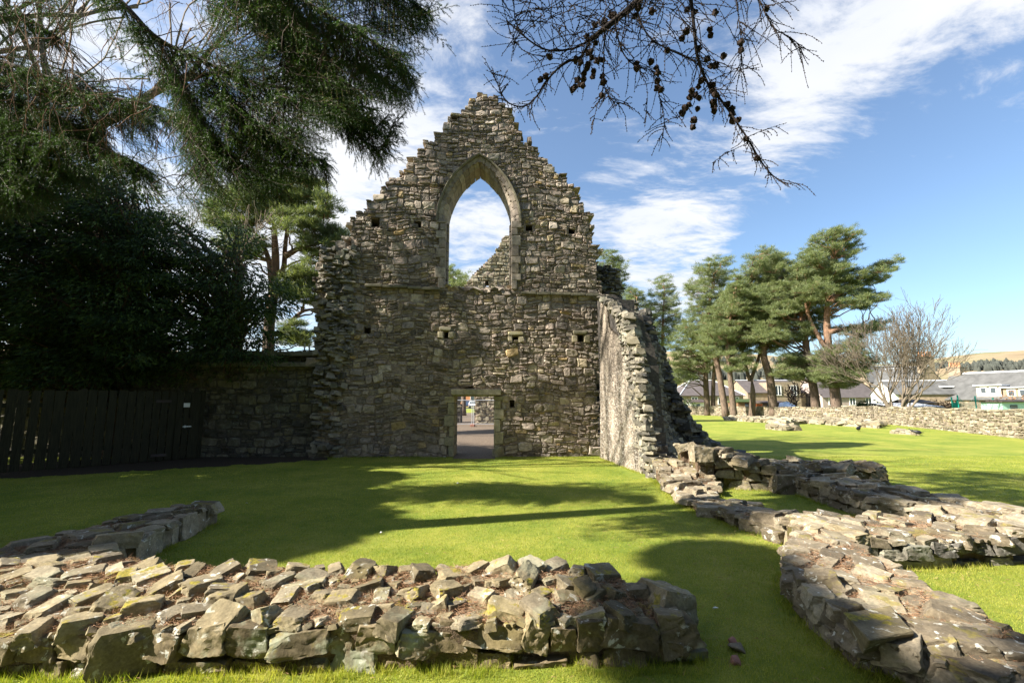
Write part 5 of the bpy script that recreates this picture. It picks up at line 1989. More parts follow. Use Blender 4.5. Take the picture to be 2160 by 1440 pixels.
# more boughs behind, filling the dense upper right of the spruce
for k in range(9):
    y0 = -260 + 40 * k
    LIMBS.append((PL([(330 + 30 * k, y0, 5.4), (480 + 25 * k, y0 + 140, 5.4), (590 + 25 * k, y0 + 250, 5.4), (660 + 22 * k, min(y0 + 320, 250), 5.5)]), 0.014, 1.2, 0.6))
wood, shoots = MB(), []
for (P, r0, dens, bl) in LIMBS:
    n = 40
    Q = smoothpath(P, n)
    L = np.linalg.norm(np.diff(Q, axis=0), axis=1).sum()
    wood.tube(Q, np.linspace(r0, 0.006, n), 7)
    k = int(L / 0.034 * dens)
    for i in range(k):
        t = 0.06 + 0.93 * (i + s_rng.random()) / k
        f = t * (n - 1)
        j = min(int(f), n - 2)
        p = Q[j] + (Q[j + 1] - Q[j]) * (f - j)
        tan = norm(Q[j + 1] - Q[j])
        side_ = np.cross(tan, [0, 0, 1]) * (1 if i % 2 else -1)
        d = norm(tan * s_rng.uniform(0.1, 0.8) + norm(side_) * s_rng.uniform(0.2, 1.0) + np.array([0, 0, s_rng.uniform(-0.9, 0.0)]))
        l = bl * s_rng.uniform(0.5, 1.15) * (1.0 - 0.62 * t)
        m_ = 6
        B = [p]
        dd = d
        for q in range(m_):
            dd = norm(dd + np.array([0, 0, -0.05]) + s_rng.normal(0, 0.08, 3))
            B.append(B[-1] + dd * l / m_)
        B = np.array(B)
        wood.tube(B, np.linspace(0.005, 0.0018, m_ + 1), 4, False)
        ns = max(3, int(l / 0.036))
        for s_ in range(ns):
            u = (s_ + 0.6) / ns
            f2 = u * m_
            j2 = min(int(f2), m_ - 1)
            b = B[j2] + (B[j2 + 1] - B[j2]) * (f2 - j2)
            tb = norm(B[j2 + 1] - B[j2])
            sd = norm(np.cross(tb, s_rng.normal(0, 1, 3) * 0.6 + np.array([0, 0, 1]))) * (1 if s_ % 2 else -1)
            e = norm(tb * 0.75 + sd * 0.75 + np.array([0, 0, -0.22]))
            ls = s_rng.uniform(0.07, 0.17) * (1.15 - 0.5 * u)
            shoots.append((b, e, ls))
        shoots.append((B[-1], dd, 0.12))
limb_pts = np.vstack([smoothpath(P, 40) for (P, _, _, _) in LIMBS])
HANG = [([(430, -60), (900, -60), (895, 20), (850, 150), (770, 215), (690, 215), (640, 300), (560, 270), (470, 150)], 340, (4.3, 5.4), (0.80, 0, -0.55), 0.62),
        ([(380, 190), (470, 170), (640, 290), (670, 320), (590, 360), (520, 390), (430, 400), (380, 340)], 170, (4.4, 5.2), (0.55, 0, -0.85), 0.5),
        ([(-60, 120), (60, 120), (220, 180), (330, 210), (330, 280), (200, 320), (100, 390), (-60, 420)], 340, (5.9, 7.0), (0.5, 0, -0.75), 0.75),
        ([(-60, -60), (250, -60), (160, 60), (-60, 100)], 34, (5.6, 6.6), (0.3, 0, -1.0), 0.7)]
for (poly, n_, (ya, yb), dr, ll) in HANG:
    for (x, y) in poly_points(poly, n_, s_rng, 4):
        Y = s_rng.uniform(ya, yb)
        l = ll * s_rng.uniform(0.6, 1.2)
        d = norm(np.array(dr) + s_rng.normal(0, 0.28, 3))
        p = dp(x, y, Y) - d * l * 0.5
        q = limb_pts[np.argmin(np.linalg.norm(limb_pts - p - np.array([0, 0, 0.25]), axis=1))]
        wood.tube(wobble(q, p, 7, 0.15, s_rng, 0.05), np.linspace(0.007, 0.004, 7), 4, False)
        B = [p]
        for _ in range(6):
            d = norm(d + np.array([0, 0, 0.03]) + s_rng.normal(0, 0.08, 3))
            B.append(B[-1] + d * l / 6)
        B = np.array(B)
        wood.tube(B, np.linspace(0.004, 0.0016, 7), 4, False)
        ns = int(l / 0.036)
        for k in range(ns):
            u = (k + 0.5) / ns
            j2 = min(int(u * 6), 5)
            b = B[j2] + (B[j2 + 1] - B[j2]) * (u * 6 - j2)
            tb = norm(B[j2 + 1] - B[j2])
            sd = norm(np.cross(tb, s_rng.normal(0, 1, 3) * 0.35 + np.array([0, 1, 0.1]))) * (1 if k % 2 else -1)
            shoots.append((b, norm(tb * 0.75 + sd * 0.8 + np.array([0, 0, -0.08])), s_rng.uniform(0.09, 0.2) * (1.2 - 0.75 * u)))
        shoots.append((B[-1], d, 0.12))
# combed fronds at the bough ends, where the outline shows against the sky
fr = MB()
TIPS = [(908, 28), (896, 60), (884, 172), (876, 196), (868, 130), (842, 226), (800, 238), (764, 270), (742, 252), (722, 268), (700, 300), (690, 316), (664, 350), (668, 372), (640, 380), (600, 404), (560, 420),
        (532, 440), (500, 430), (470, 452), (440, 468), (420, 440), (330, 330), (350, 360), (260, 360), (210, 372), (850, 90), (820, 170), (780, 200), (730, 190), (690, 240), (640, 280), (610, 330), (560, 360)]
for (x, y) in TIPS:
    for rep in range(4):
        Y = s_rng.uniform(4.3, 4.9) if x > 380 else s_rng.uniform(5.6, 6.2)
        tip = dp(x + (s_rng.normal(0, 16) - 14) * (rep > 0), y + (s_rng.normal(0, 14) - 6) * (rep > 0), Y)
        d = norm(np.array([0.85, s_rng.normal(0, 0.2), -0.45 if x > 600 else -0.8]) + s_rng.normal(0, 0.14, 3))
        l = s_rng.uniform(0.36, 0.6)
        tt = np.linspace(0, 1, 9)[:, None]
        B = tip - d * l * (1 - tt) + np.array([0, 0, -0.10 * l]) * (4 * tt * (1 - tt))
        q = limb_pts[np.argmin(np.linalg.norm(limb_pts - B[0] - np.array([0, 0, 0.2]), axis=1))]
        wood.tube(wobble(q, B[0], 6, 0.12, s_rng, 0.04), np.linspace(0.006, 0.004, 6), 4, False)
        wood.tube(B, np.linspace(0.004, 0.0016, 9), 4, False)
        segs = [(B[i], B[i + 1]) for i in range(3, 8)]
        k = int(l / 0.03)
        nrm = norm(np.array([s_rng.normal(0, 0.25), 1.0, s_rng.normal(0.2, 0.25)]))
        for i in range(k):
            u = (i + 0.5) / k
            j = min(int(u * 8), 7)
            b = B[j] + (B[j + 1] - B[j]) * (u * 8 - j)
            tb = norm(B[j + 1] - B[j])
            sd = norm(np.cross(nrm, tb)) * (1 if i % 2 else -1)
            e = norm(tb * 0.72 + sd * 0.75 + s_rng.normal(0, 0.08, 3))
            ls = (0.17 - 0.12 * u) * s_rng.uniform(0.75, 1.15)
            segs.append((b, b + e * ls - np.array([0, 0, 0.12 * ls])))
        for (p0, p1) in segs:
            ax = norm(p1 - p0)
            L_ = np.linalg.norm(p1 - p0)
            n_ = max(6, int(L_ / 0.0022))
            t_ = s_rng.random(n_)
            sg = np.where(s_rng.random(n_) < 0.5, 1, -1)
            pl = np.cross(nrm, ax)
            D = ax * 0.6 + pl[None] * (sg * 0.85)[:, None] + nrm[None] * s_rng.normal(0, 0.35, n_)[:, None]
            needles(fr, p0 + (p1 - p0) * t_[:, None], 0.019, 0.0026, s_rng, D)
fr.build('fronds', MAT['spruce_needles'], spruce)
wood.build('limbs', MAT['spruce_bark'], spruce, smooth=True)
SB = np.array([s[0] for s in shoots])
SD = np.array([s[1] for s in shoots])
SL = np.array([s[2] for s in shoots])
nn = 54
idx = np.repeat(np.arange(len(SB)), nn)
t = (np.tile(np.arange(nn), len(SB)) + s_rng.random(len(idx))) / nn
P = SB[idx] + SD[idx] * (SL[idx] * t)[:, None]
P[:, 2] -= 0.25 * SL[idx] * t * t
rad_ = s_rng.normal(0, 1, (len(idx), 3))
rad_ -= SD[idx] * np.sum(rad_ * SD[idx], 1)[:, None]
rad_ /= np.linalg.norm(rad_, axis=1)[:, None] + 1e-9
nd = MB()
needles(nd, P, 0.021, 0.0038, s_rng, SD[idx] * 0.6 + rad_)
nd.build('foliage', MAT['spruce_needles'], spruce)
# shoot stems and the brown leafless twigs hanging in the gaps
tw = MB()
for i in range(0, len(SB), 2):
    tw.tube(np.array([SB[i], SB[i] + SD[i] * SL[i] * 0.5 - [0, 0, 0.06 * SL[i]], SB[i] + SD[i] * SL[i] - [0, 0, 0.25 * SL[i]]]), 0.0013, 3, False)
for k in range(150):
    x, y = s_rng.uniform(-20, 560), s_rng.uniform(-60, 230)
    Y = s_rng.uniform(4.3, 6.2)
    p = dp(x, y, Y)
    l = s_rng.uniform(0.35, 1.2)
    d = norm([s_rng.normal(0.1, 0.5), s_rng.normal(0, 0.4), s_rng.uniform(-1.0, 0.1)])
    B = [p]
    for q in range(9):
        d = norm(d + s_rng.normal(0, 0.16, 3) + np.array([0, 0, -0.13]))
        B.append(B[-1] + d * l / 9)
        if q in (2, 4, 6):
            e = norm(d + s_rng.normal(0, 0.7, 3))
            tw.tube(wobble(B[-1], B[-1] + e * l * 0.35, 5, 0.3, s_rng), np.linspace(0.0022, 0.001, 5), 3, False)
    tw.tube(np.array(B), np.linspace(0.0045, 0.0014, 10), 4, False)
tw.build('twigs', MAT['spruce_twig'], spruce, smooth=True)

# ------------------------------------------------------------------ the overhanging larch with its cones
c_rng = np.random.default_rng(91)
LT = np.array([2.4, -2.2, 0])
larch = thing('larch_tree', 'leafless larch whose knobbly twigs and cones hang into the sky', 'tree', tuple(LT))
LY = 4.4
mains = [([(1420, -60), (1341, 7), (1303, 39), (1267, 67), (1246, 84)], 0.03, 0.02),
         ([(1246, 84), (1211, 102), (1155, 106), (1106, 77), (1088, 46), (1084, 7), (1086, -20)], 0.010, 0.0025),
         ([(1246, 84), (1225, 120), (1190, 134), (1151, 173), (1134, 201), (1106, 224), (1070, 215), (1049, 176), (1037, 141)], 0.012, 0.0025),
         ([(1450, -60), (1458, 0), (1465, 70), (1472, 123), (1493, 176), (1521, 211), (1556, 261), (1581, 299), (1606, 342), (1630, 370), (1664, 391)], 0.016, 0.003),
         ([(1341, 7), (1352, 49), (1373, 81), (1405, 102), (1458, 127), (1475, 140)], 0.009, 0.003),
         ([(1590, -40), (1602, 0), (1616, 32), (1634, 60), (1669, 81), (1697, 107)], 0.007, 0.002),
         ([(1548, -40), (1553, 0), (1560, 53), (1563, 92), (1563, 134), (1560, 150)], 0.005, 0.002),
         ([(1299, 45), (1299, 60), (1313, 109), (1338, 137), (1384, 155), (1389, 197), (1401, 254), (1396, 296)], 0.007, 0.002),
         ([(1275, 64), (1275, 74), (1273, 158), (1278, 190), (1296, 215), (1334, 218)], 0.006, 0.002),
         ([(1273, 158), (1271, 197), (1259, 225), (1246, 285)], 0.004, 0.0018),
         ([(1056, -10), (1074, 60), (1092, 95), (1116, 113), (1155, 120)], 0.003, 0.004),
         ([(1616, 32), (1590, 60), (1568, 85)], 0.003, 0.003),
         ([(1493, 176), (1520, 160), (1560, 148), (1604, 142)], 0.004, 0.0018), ([(1500, 190), (1540, 190), (1575, 196)], 0.003, 0.0018),
         ([(1581, 299), (1560, 310), (1530, 325), (1502, 344)], 0.003, 0.0018), ([(1575, 290), (1610, 275), (1660, 259)], 0.003, 0.0018),
         ([(1495, 180), (1460, 210), (1440, 240), (1424, 250)], 0.004, 0.0018), ([(1350, 150), (1365, 190), (1362, 260)], 0.003, 0.0018)]
lw_, bud = MB(), MB()
limbpaths = []


def add_twig(P, ra, rb, buds=True):
    lw_.tube(P, np.linspace(ra * 1.25, rb * 1.25, len(P)), 6 if ra > 0.006 else 4, False)
    if buds:
        L = np.linalg.norm(np.diff(P, axis=0), axis=1).sum()
        k = max(2, int(L / 0.026))
        for i in range(k):
            f = (i + c_rng.uniform(0.2, 0.8)) / k * (len(P) - 1)
            j = min(int(f), len(P) - 2)
            p = P[j] + (P[j + 1] - P[j]) * (f - j)
            n_ = norm(c_rng.normal(0, 1, 3))
            r = c_rng.uniform(0.0045, 0.008)
            e = p + n_ * (np.interp(f, [0, len(P) - 1], [ra, rb]) + 0.004)
            t1 = norm(np.cross(n_, [0.3, 0.5, 0.8]))
            t2 = np.cross(n_, t1)
            V = [p + t1 * r * 0.6, p + t2 * r * 0.6, p - t1 * r * 0.6, p - t2 * r * 0.6, e + t1 * r, e + t2 * r, e - t1 * r, e - t2 * r, e + n_ * r * 1.1]
            bud.add(np.array(V), [(0, 1, 5, 4), (1, 2, 6, 5), (2, 3, 7, 6), (3, 0, 4, 7), (4, 5, 8), (5, 6, 8), (6, 7, 8), (7, 4, 8)])


for pts, ra, rb in mains:
    zoff = c_rng.uniform(-0.12, 0.12)
    P = smoothpath(np.array([dp(x, y, LY + zoff + 0.05 * math.sin(i * 1.7)) for i, (x, y) in enumerate(pts)]), 6 * len(pts))
    limbpaths.append((P, ra))
    add_twig(P, ra, rb)
for P, ra in list(limbpaths):
    L = np.linalg.norm(np.diff(P, axis=0), axis=1).sum()
    for i in range(int(L / 0.028)):
        j = c_rng.integers(0, len(P) - 1)
        thin = ra < 0.005
        if thin and c_rng.random() < 0.6:
            continue
        upper = P[j][2] > dp(1300, 130, LY)[2]
        l = c_rng.uniform(0.10, 0.55) * (0.6 if thin else 1.0) * (1.0 if upper else 0.6)
        tan = norm(P[j + 1] - P[j])
        d = norm(tan * 0.6 + c_rng.normal(0, 0.55, 3) * np.array([1, 0.6, 0.8]))
        B = [P[j]]
        bend = c_rng.normal(0, 0.06, 3) + np.array([0, 0, -0.10])
        for q in range(9):
            d = norm(d + bend + c_rng.normal(0, 0.06, 3))
            B.append(B[-1] + d * l / 9)
        add_twig(np.array(B), 0.0038, 0.0016)
# the dense web of twigs along the top edge
for i in range(210):
    p = dp(c_rng.uniform(1110, 1470), c_rng.uniform(-60, 70), LY + c_rng.uniform(-0.35, 0.35))
    d = norm(c_rng.normal(0, 1, 3) * np.array([1, 0.3, 0.8]))
    l = c_rng.uniform(0.25, 0.6)
    B = [p]
    bend = np.array([c_rng.normal(0, 0.08), 0, -0.05])
    for q in range(9):
        d = norm(d + bend + c_rng.normal(0, 0.06, 3))
        B.append(B[-1] + d * l / 9)
    add_twig(np.array(B), 0.0038, 0.0016)
# limbs that carry the twigs, rising out of the picture to the trunk
for (x, y) in ((1420, -60), (1450, -60), (1590, -40), (1548, -40), (1240, -120)):
    p = dp(x, y, LY)
    lw_.tube(smoothpath([LT + [0, 0, 6.2 + 0.2 * c_rng.random()], (LT + p) / 2 + [0, 0, 3.6], p + [0, -0.5, 0.25], p], 18), np.linspace(0.06, 0.014, 18), 7, False)
lw_.build('twigs', MAT['larch_bark'], larch, smooth=True)
bud.build('spur_buds', MAT['larch_cone_scales'], larch)
m = MB()
m.tube(np.array([LT + [0, 0, -0.1], LT + [0, 0, 4], LT + [0, 0, 9], LT + [0.1, 0, 13]]), [0.22, 0.18, 0.11, 0.03], 12)
m.build('trunk', MAT['larch_bark'], larch, smooth=True)
cones = [(1280, 60), (1325, 75), (1065, 70), (1415, 180), (1415, 215), (1275, 190), (1248, 232), (1600, 255), (1600, 305), (1350, 293), (1495, 340), (1400, 355), (1160, 305), (1445, 80), (1755, 55), (700, 310), (685, 320), (705, 350), (740, 365), (770, 362), (640, 375), (610, 360), (455, 345), (685, 390), (675, 415), (660, 445), (718, 430), (712, 462), (770, 460), (775, 495), (655, 480), (620, 482), (605, 525), (590, 540), (650, 515), (632, 510), (975, 385), (975, 415), (1060, 375), (1095, 410), (1100, 440), (1100, 490), (1100, 530), (1118, 542), (765, 575), (400, 480), (430, 462), (1420, 400), (1450, 395), (1360, 487), (1345, 522), (1305, 548), (1325, 570), (1295, 585), (1350, 590), (1430, 515), (1435, 550), (1445, 570), (1435, 615), (1440, 640), (1440, 668), (1340, 655), (1290, 630), (1268, 650), (1250, 680), (1320, 722), (1310, 765), (1520, 628), (1545, 655), (1548, 688), (1550, 728), (1585, 720), (1628, 835), (1700, 950), (840, 90), (820, 95), (780, 130), (725, 155), (675, 220), (730, 260), (985, 50), (965, 100)]
cm = MB()
rows, kk = 9, 9
V = []
for r in range(rows):
    u = r / (rows - 1)
    prof = 0.021 * math.sin(math.pi * (0.06 + 0.86 * u) ** 0.8) + 0.003
    for c in range(kk):
        a = 2 * math.pi * (c + 0.5 * (r % 2)) / kk
        rr_ = prof * (1.16 if (c + r) % 2 else 0.78)
        V.append((rr_ * math.cos(a), rr_ * math.sin(a), 0.022 - 0.046 * u + (0.004 if (c + r) % 2 else 0)))
F = [(r * kk + c, r * kk + (c + 1) % kk, (r + 1) * kk + (c + 1) % kk, (r + 1) * kk + c) for r in range(rows - 1) for c in range(kk)]
F += [tuple(range(kk))[::-1], tuple(range((rows - 1) * kk, rows * kk))]
cm.add(np.array(V), F)
proto = cm.build('cone', MAT['larch_cone_scales'], larch)
for i, (a, b) in enumerate(cones):
    o = proto if i == 0 else proto.copy()
    if i:
        COL.objects.link(o)
    p = dp(1000 + a / 2.842, b / 2.842, LY + c_rng.uniform(-0.1, 0.1))
    o.location = p
    o.rotation_euler = (c_rng.normal(0, 0.5), c_rng.normal(0, 0.5), c_rng.uniform(0, 6))
    s = c_rng.uniform(1.2, 1.6)
    o.scale = (s, s, s)

# ------------------------------------------------------------------ behind the gable: second ruin, security fence, cars, road
b_rng = np.random.default_rng(41)
TF = frame((0, 33.0, 0), (1, 0, 0))
tp = [TF.px(*p) for p in [(1004, 905), (1002, 760), (968, 640), (980, 606), (1000, 577), (1030, 549), (1054, 522), (1062, 500), (1080, 496), (1130, 520), (1190, 560), (1190, 905)]]
tower = thing('ruined_tower', 'second ruin fragment with raking broken top seen through the gable window', 'ruin', (1.0, 33, 0))
hole = [TF.px(*p) for p in [(1021, 604), (1021, 593), (1030, 593), (1030, 604)]]
m = MB()
core_wall(m, tp, [hole], TF, 1.6, 0.16, b_rng, rough=0.05)
m.build('mortar_core', MAT['mortar'], tower)
rc = courses(min(p[0] for p in tp), max(p[0] for p in tp), -0.1, max(p[1] for p in tp), b_rng, 0.14, 0.34, 0.2, 0.6, 0.4)
ok = inside(tp, (rc[:, 0] + rc[:, 1]) / 2, (rc[:, 2] + rc[:, 3]) / 2)
rc = trim(rc[ok], [hole])
m = MB()
laid_stones(m, rc, TF, b_rng, (0.0, 0.12), deep=np.full(len(rc), 0.5))
m.build('rubble_masonry', MAT['wall_stone'], tower)
pier = thing('ruined_pier', 'dark ruined pier seen through the left of the doorway', 'ruin', tuple(dp(962, 893, 33.5) * [1, 1, 0]))
PF = frame((0, 33.5, 0), (1, 0, 0))
pp_ = [PF.px(*p) for p in [(925, 905), (925, 780), (966, 770), (969, 850), (972, 905)]]
m = MB()
core_wall(m, pp_, [], PF, 1.4, 0.15, b_rng)
m.build('mortar_core', MAT['dark_mortar'], pier)
rc = courses(min(p[0] for p in pp_), max(p[0] for p in pp_), -0.1, max(p[1] for p in pp_), b_rng, 0.14, 0.34, 0.2, 0.6, 0.4)
rc = rc[inside(pp_, (rc[:, 0] + rc[:, 1]) / 2, (rc[:, 2] + rc[:, 3]) / 2)]
m = MB()
laid_stones(m, rc, PF, b_rng, (0.0, 0.08), deep=np.full(len(rc), 0.5))
m.build('rubble_masonry', MAT['old_stone'], pier)

FY = 29.0
sec = thing('security_fence', 'galvanised mesh security fence standing on gravel beyond the doorway', 'fence', tuple(dp(997, 897, FY) * [1, 1, 0]))
for (a, b) in ((930, 995.5), (999, 1066)):
    p, q = dp(a, 893, FY), dp(b, 893, FY)
    zt_ = dp(a, 843, FY)[2]
    fr, ms = MB(), MB()
    x0, x1 = p[0], q[0]
    for P in ([(x0, FY, 0.12), (x0, FY, zt_)], [(x1, FY, 0.0), (x1, FY, zt_)], [(x0, FY, zt_ - 0.02), (x1, FY, zt_ - 0.02)], [(x0, FY, 0.16), (x1, FY, 0.16)]):
        fr.tube(np.array(P), 0.024, 8)
    for x in np.arange(x0 + 0.06, x1, 0.09):
        ms.tube(np.array([(x, FY, 0.16), (x, FY, zt_ - 0.02)]), 0.0022, 3, False)
    for z in np.arange(0.3, zt_, 0.25):
        ms.tube(np.array([(x0, FY, z), (x1, FY, z)]), 0.0022, 3, False)
    f_ = fr.build('fence_panel', MAT['galvanised'], sec)
    ms.build('wire_mesh', MAT['galvanised'], f_)
m = MB()
c = dp(997, 897, FY)
chipped(m, (c[0], FY, 0.07), (0.26, 0.7, 0.14), 0, b_rng, 0.02)
m.build('foot_block', MAT['brick_red'], sec)


def car(label, c, paint, pickup=False):
    root = thing('parked_car', label, 'car', c, 'cars parked beyond the ruin')
    W, L, H = 1.8, 4.2, 1.5

    def at(P):
        return np.array(P) + np.array(c)
    prof = [(-2.1, .35), (-2.12, .6), (-2.05, .92), (-1.9, 1.0), (-1.7, 1.42 if not pickup else 1.05), (-1.4, 1.5 if not pickup else 1.05), (-0.5, 1.52 if not pickup else 1.08), (-0.3, 1.52 if not pickup else 1.6), (0.2, 1.48 if not pickup else 1.62), (1.0, 1.0), (1.9, .85), (2.1, .6), (2.1, .35)]
    m = MB()
    V, n = [], len(prof)
    for w, ins in ((-1, 0), (1, 0)):
        for (y, z) in prof:
            k = W / 2 * (0.80 if z > 1.2 else (0.97 if z > 0.95 else 1.0))
            V.append((w * k, y, z))
    F = [tuple(range(n)), tuple(range(n, 2 * n))[::-1]] + [(i, i + n, (i + 1) % n + n, (i + 1) % n) for i in range(n)]
    m.add(at(V), F)
    m.build('body', MAT[paint], root)
    for (y0, z0, y1, z1, w0, w1) in ((-1.93, 1.02, -1.72, 1.38, 0.7, 0.6), (0.27, 1.44, 0.93, 1.05, 0.6, 0.7)):
        if pickup and y0 < 0:
            continue
        g = MB()
        d = -0.015 if y0 < 0 else 0.015
        g.add(at([(-w0, y0 + d, z0 + 0.02), (w0, y0 + d, z0 + 0.02), (w1, y1 + d, z1 + 0.02), (-w1, y1 + d, z1 + 0.02)]), [(0, 1, 2, 3)])
        g.build('windscreen', MAT['pane'], root)
    for x in (-0.78, 0.78):
        for y in (-1.3, 1.3):
            g = MB()
            g.tube(at([(x - 0.1, y, .33), (x + 0.1, y, .33)]), 0.33, 16)
            g.build('wheel', MAT['rubber'], root)
        g = MB()
        g.box(at([(x * 0.98, -2.09, 0.8)])[0], (0.2, 0.06, 0.2))
        g.build('tail_light', MAT['red_light'], root)
    g = MB()
    g.box(at([(0, -2.13, 0.5)])[0], (1.6, 0.06, 0.16))
    g.build('bumper', MAT['rubber'], root)


cw = gp(999, 860)
car('white hatchback seen from behind through the doorway', (dp(998.5, 860, 100)[0], 100, 0.01), 'car_white')
car('dark blue pickup parked left of the white hatchback', (dp(984, 858, 104)[0], 104, 0.01), 'car_blue', True)
bk = thing('brick_building', 'orange brick building beyond the parked cars', 'building', (dp(985, 845, 122)[0], 122, 0))
p0, p1 = dp(940, 845, 122)[0], dp(1030, 845, 122)[0]
m = MB()
m.box(((p0 + p1) / 2, 126, 2.2), (p1 - p0, 8, 4.4))
m.build('wall', MAT['orange_brick'], bk)
m = MB()
m.add(np.array([(p0 - .3, 121.7, 4.38), (p1 + .3, 121.7, 4.38), (p1 + .3, 130.3, 4.38), (p0 - .3, 130.3, 4.38), (p0 - .3, 126, 7), (p1 + .3, 126, 7)]), [(0, 1, 5, 4), (2, 3, 4, 5), (1, 2, 5), (3, 0, 4), (3, 2, 1, 0)])
m.build('roof', MAT['purple_slate'], bk)
for k in range(4):
    m = MB()
    m.box((p0 + (p1 - p0) * (k + 0.5) / 4, 121.95, 2.2), (1.1, 0.12, 1.5))
    f_ = m.build('window', MAT['white_paint'], bk)
    g = MB()
    g.box((p0 + (p1 - p0) * (k + 0.5) / 4, 121.9, 2.2), (0.9, 0.1, 1.3))
    g.build('pane', MAT['pane'], f_)
scots_pine('pine tops rising behind the window sill', [(958, 880), (956, 700), (958, 590)], 46, 0.3, [[(935, 650), (938, 585), (948, 566), (958, 580), (964, 600), (960, 650)]], seed=15, group='', mind=12)
scots_pine('slim pine showing beside the raking ruin in the window', [(978, 880), (978, 700), (976, 600)], 50, 0.28, [[(962, 650), (966, 600), (976, 578), (988, 590), (990, 620), (985, 650)]], seed=16, group='', mind=12)

# ------------------------------------------------------------------ garden wall on the right
gw_base = [(1330, 871), (1440, 874), (1600, 880), (1780, 887), (1887, 896), (2165, 926), (2420, 955)]
gwp = [gp(*p)[:2] for p in gw_base]
gwall = thing('garden_wall', 'long pale rubble garden wall along the far edge of the lawn', 'wall', (gwp[4][0], gwp[4][1], 0))
mc, ms_ = MB(), MB()
for i in range(len(gwp) - 1):
    p, q = gwp[i], gwp[i + 1]
    f = frame((p[0], p[1], 0), tuple(norm(np.append(q - p, 0))))
    L = float(np.linalg.norm(q - p))
    h0, h1 = np.interp([i, i + 1], [0, 3, 4, 6], [0.95, 1.05, 1.17, 1.2])
    core_wall(mc, [(0, -0.1), (0, h0 - 0.08), (L, h1 - 0.08), (L, -0.1)], [], f, 0.45, 0.15, b_rng)
    rc = courses(0, L, -0.05, max(h0, h1), b_rng, 0.1, 0.22, 0.2, 0.55, 0.35)
    laid_stones(ms_, rc, f, b_rng, (0.01, 0.07), back=0.3, n=8)
mc.build('mortar_core', MAT['mortar'], gwall)
ms_.build('rubble_masonry', MAT['wall_stone'], gwall)

# ------------------------------------------------------------------ houses


def house(name, label, c, L, W, he, hr, rz, wall, roof, hip=0.0, cat='house', verge=True):
    """ridge along the local x axis; c is the middle of the ground plan"""
    root = thing(name, label, cat, (c[0], c[1], 0), 'houses beyond the garden wall')
    cr, sr = math.cos(rz), math.sin(rz)

    def T(P):
        P = np.asarray(P, float)
        return np.stack([c[0] + P[..., 0] * cr - P[..., 1] * sr, c[1] + P[..., 0] * sr + P[..., 1] * cr, P[..., 2]], -1)
    root_T = T
    l, w = L / 2, W / 2
    m = MB()
    if hip:
        m.add(T([(-l, -w, 0), (l, -w, 0), (l, w, 0), (-l, w, 0), (-l, -w, he), (l, -w, he), (l, w, he), (-l, w, he)]), [(0, 1, 5, 4), (1, 2, 6, 5), (2, 3, 7, 6), (3, 0, 4, 7)])
    else:
        m.add(T([(-l, -w, 0), (l, -w, 0), (l, w, 0), (-l, w, 0), (-l, -w, he), (l, -w, he), (l, w, he), (-l, w, he), (-l, 0, hr - 0.1), (l, 0, hr - 0.1)]), [(0, 1, 5, 4), (1, 2, 6, 9, 5), (2, 3, 7, 6), (3, 0, 4, 8, 7)])
    m.build('wall', MAT[wall], root)
    o, t = 0.25, 0.10
    m = MB()
    rl = l + 0.12 - hip
    e = l + 0.12 if not hip else l + o
    for sg in (-1, 1):
        V = T([(-e, sg * (w + o), he - 0.08), (e, sg * (w + o), he - 0.08), (rl, 0, hr), (-rl, 0, hr), (-e, sg * (w + o), he - 0.08 + t), (e, sg * (w + o), he - 0.08 + t), (rl, 0, hr + t), (-rl, 0, hr + t)])
        m.add(V, [(0, 1, 2, 3), (4, 5, 6, 7), (0, 1, 5, 4), (1, 2, 6, 5), (3, 0, 4, 7)])
    if hip:
        for sg in (-1, 1):
            m.add(T([(sg * e, -w - o, he + t - 0.08), (sg * e, w + o, he + t - 0.08), (sg * rl, 0, hr + t)]), [(0, 1, 2)])
    r = m.build('roof', MAT[roof], root)
    m = MB()
    m.tube(T(np.array([(-rl, 0, hr + t), (rl, 0, hr + t)])), 0.11, 6)
    if hip:
        for sx in (-1, 1):
            for sy in (-1, 1):
                m.tube(T(np.array([(sx * rl, 0, hr + t), (sx * e, sy * (w + o), he + t - 0.06)])), 0.09, 6)
    m.build('ridge', MAT['pale_lead'], r)
    root['_'] = 0
    del root['_']
    return root, T


def chimney(root, T, x, y, z0, z1, sx, sy, rz, mat, pots=3, pot_mat='chimney_pot'):
    m = MB()
    m.box(T(np.array([(x, y, (z0 + z1) / 2)]))[0], (sx, sy, z1 - z0), rz)
    m.box(T(np.array([(x, y, z1 + 0.06)]))[0], (sx + 0.16, sy + 0.16, 0.12), rz)
    ch = m.build('chimney', MAT[mat], root)
    for k in range(pots):
        p = T(np.array([(x + (k - (pots - 1) / 2) * sx / pots * 0.95, y, 0)]))[0]
        m = MB()
        m.tube(np.array([(p[0], p[1], z1 + 0.12), (p[0], p[1], z1 + 0.3), (p[0], p[1], z1 + 0.7), (p[0], p[1], z1 + 0.75)]), [0.17, 0.14, 0.12, 0.16], 10)
        m.build('chimney_pot', MAT[pot_mat], ch)


def window(root, T, x, z, w, h, y, rz, n=2):
    m = MB()
    for (a, b, ww, hh) in ((0, h / 2, w + .16, .09), (0, -h / 2, w + .16, .09), (-w / 2, 0, .09, h), (w / 2, 0, .09, h), (0, 0, .06, h)):
        m.box(T(np.array([(x + a, y - 0.04, z + b)]))[0], (ww, 0.12, hh), rz)
    f_ = m.build('window', MAT['white_paint'], root)
    g = MB()
    g.box(T(np.array([(x, y - 0.01, z)]))[0], (w, 0.05, h), rz)
    g.build('pane', MAT['pane'], f_)


def zpx(y, Y):
    return float(dp(1080, y, Y)[2])


def xp(x, Y, y=840):
    return float(dp(x, y, Y)[0])


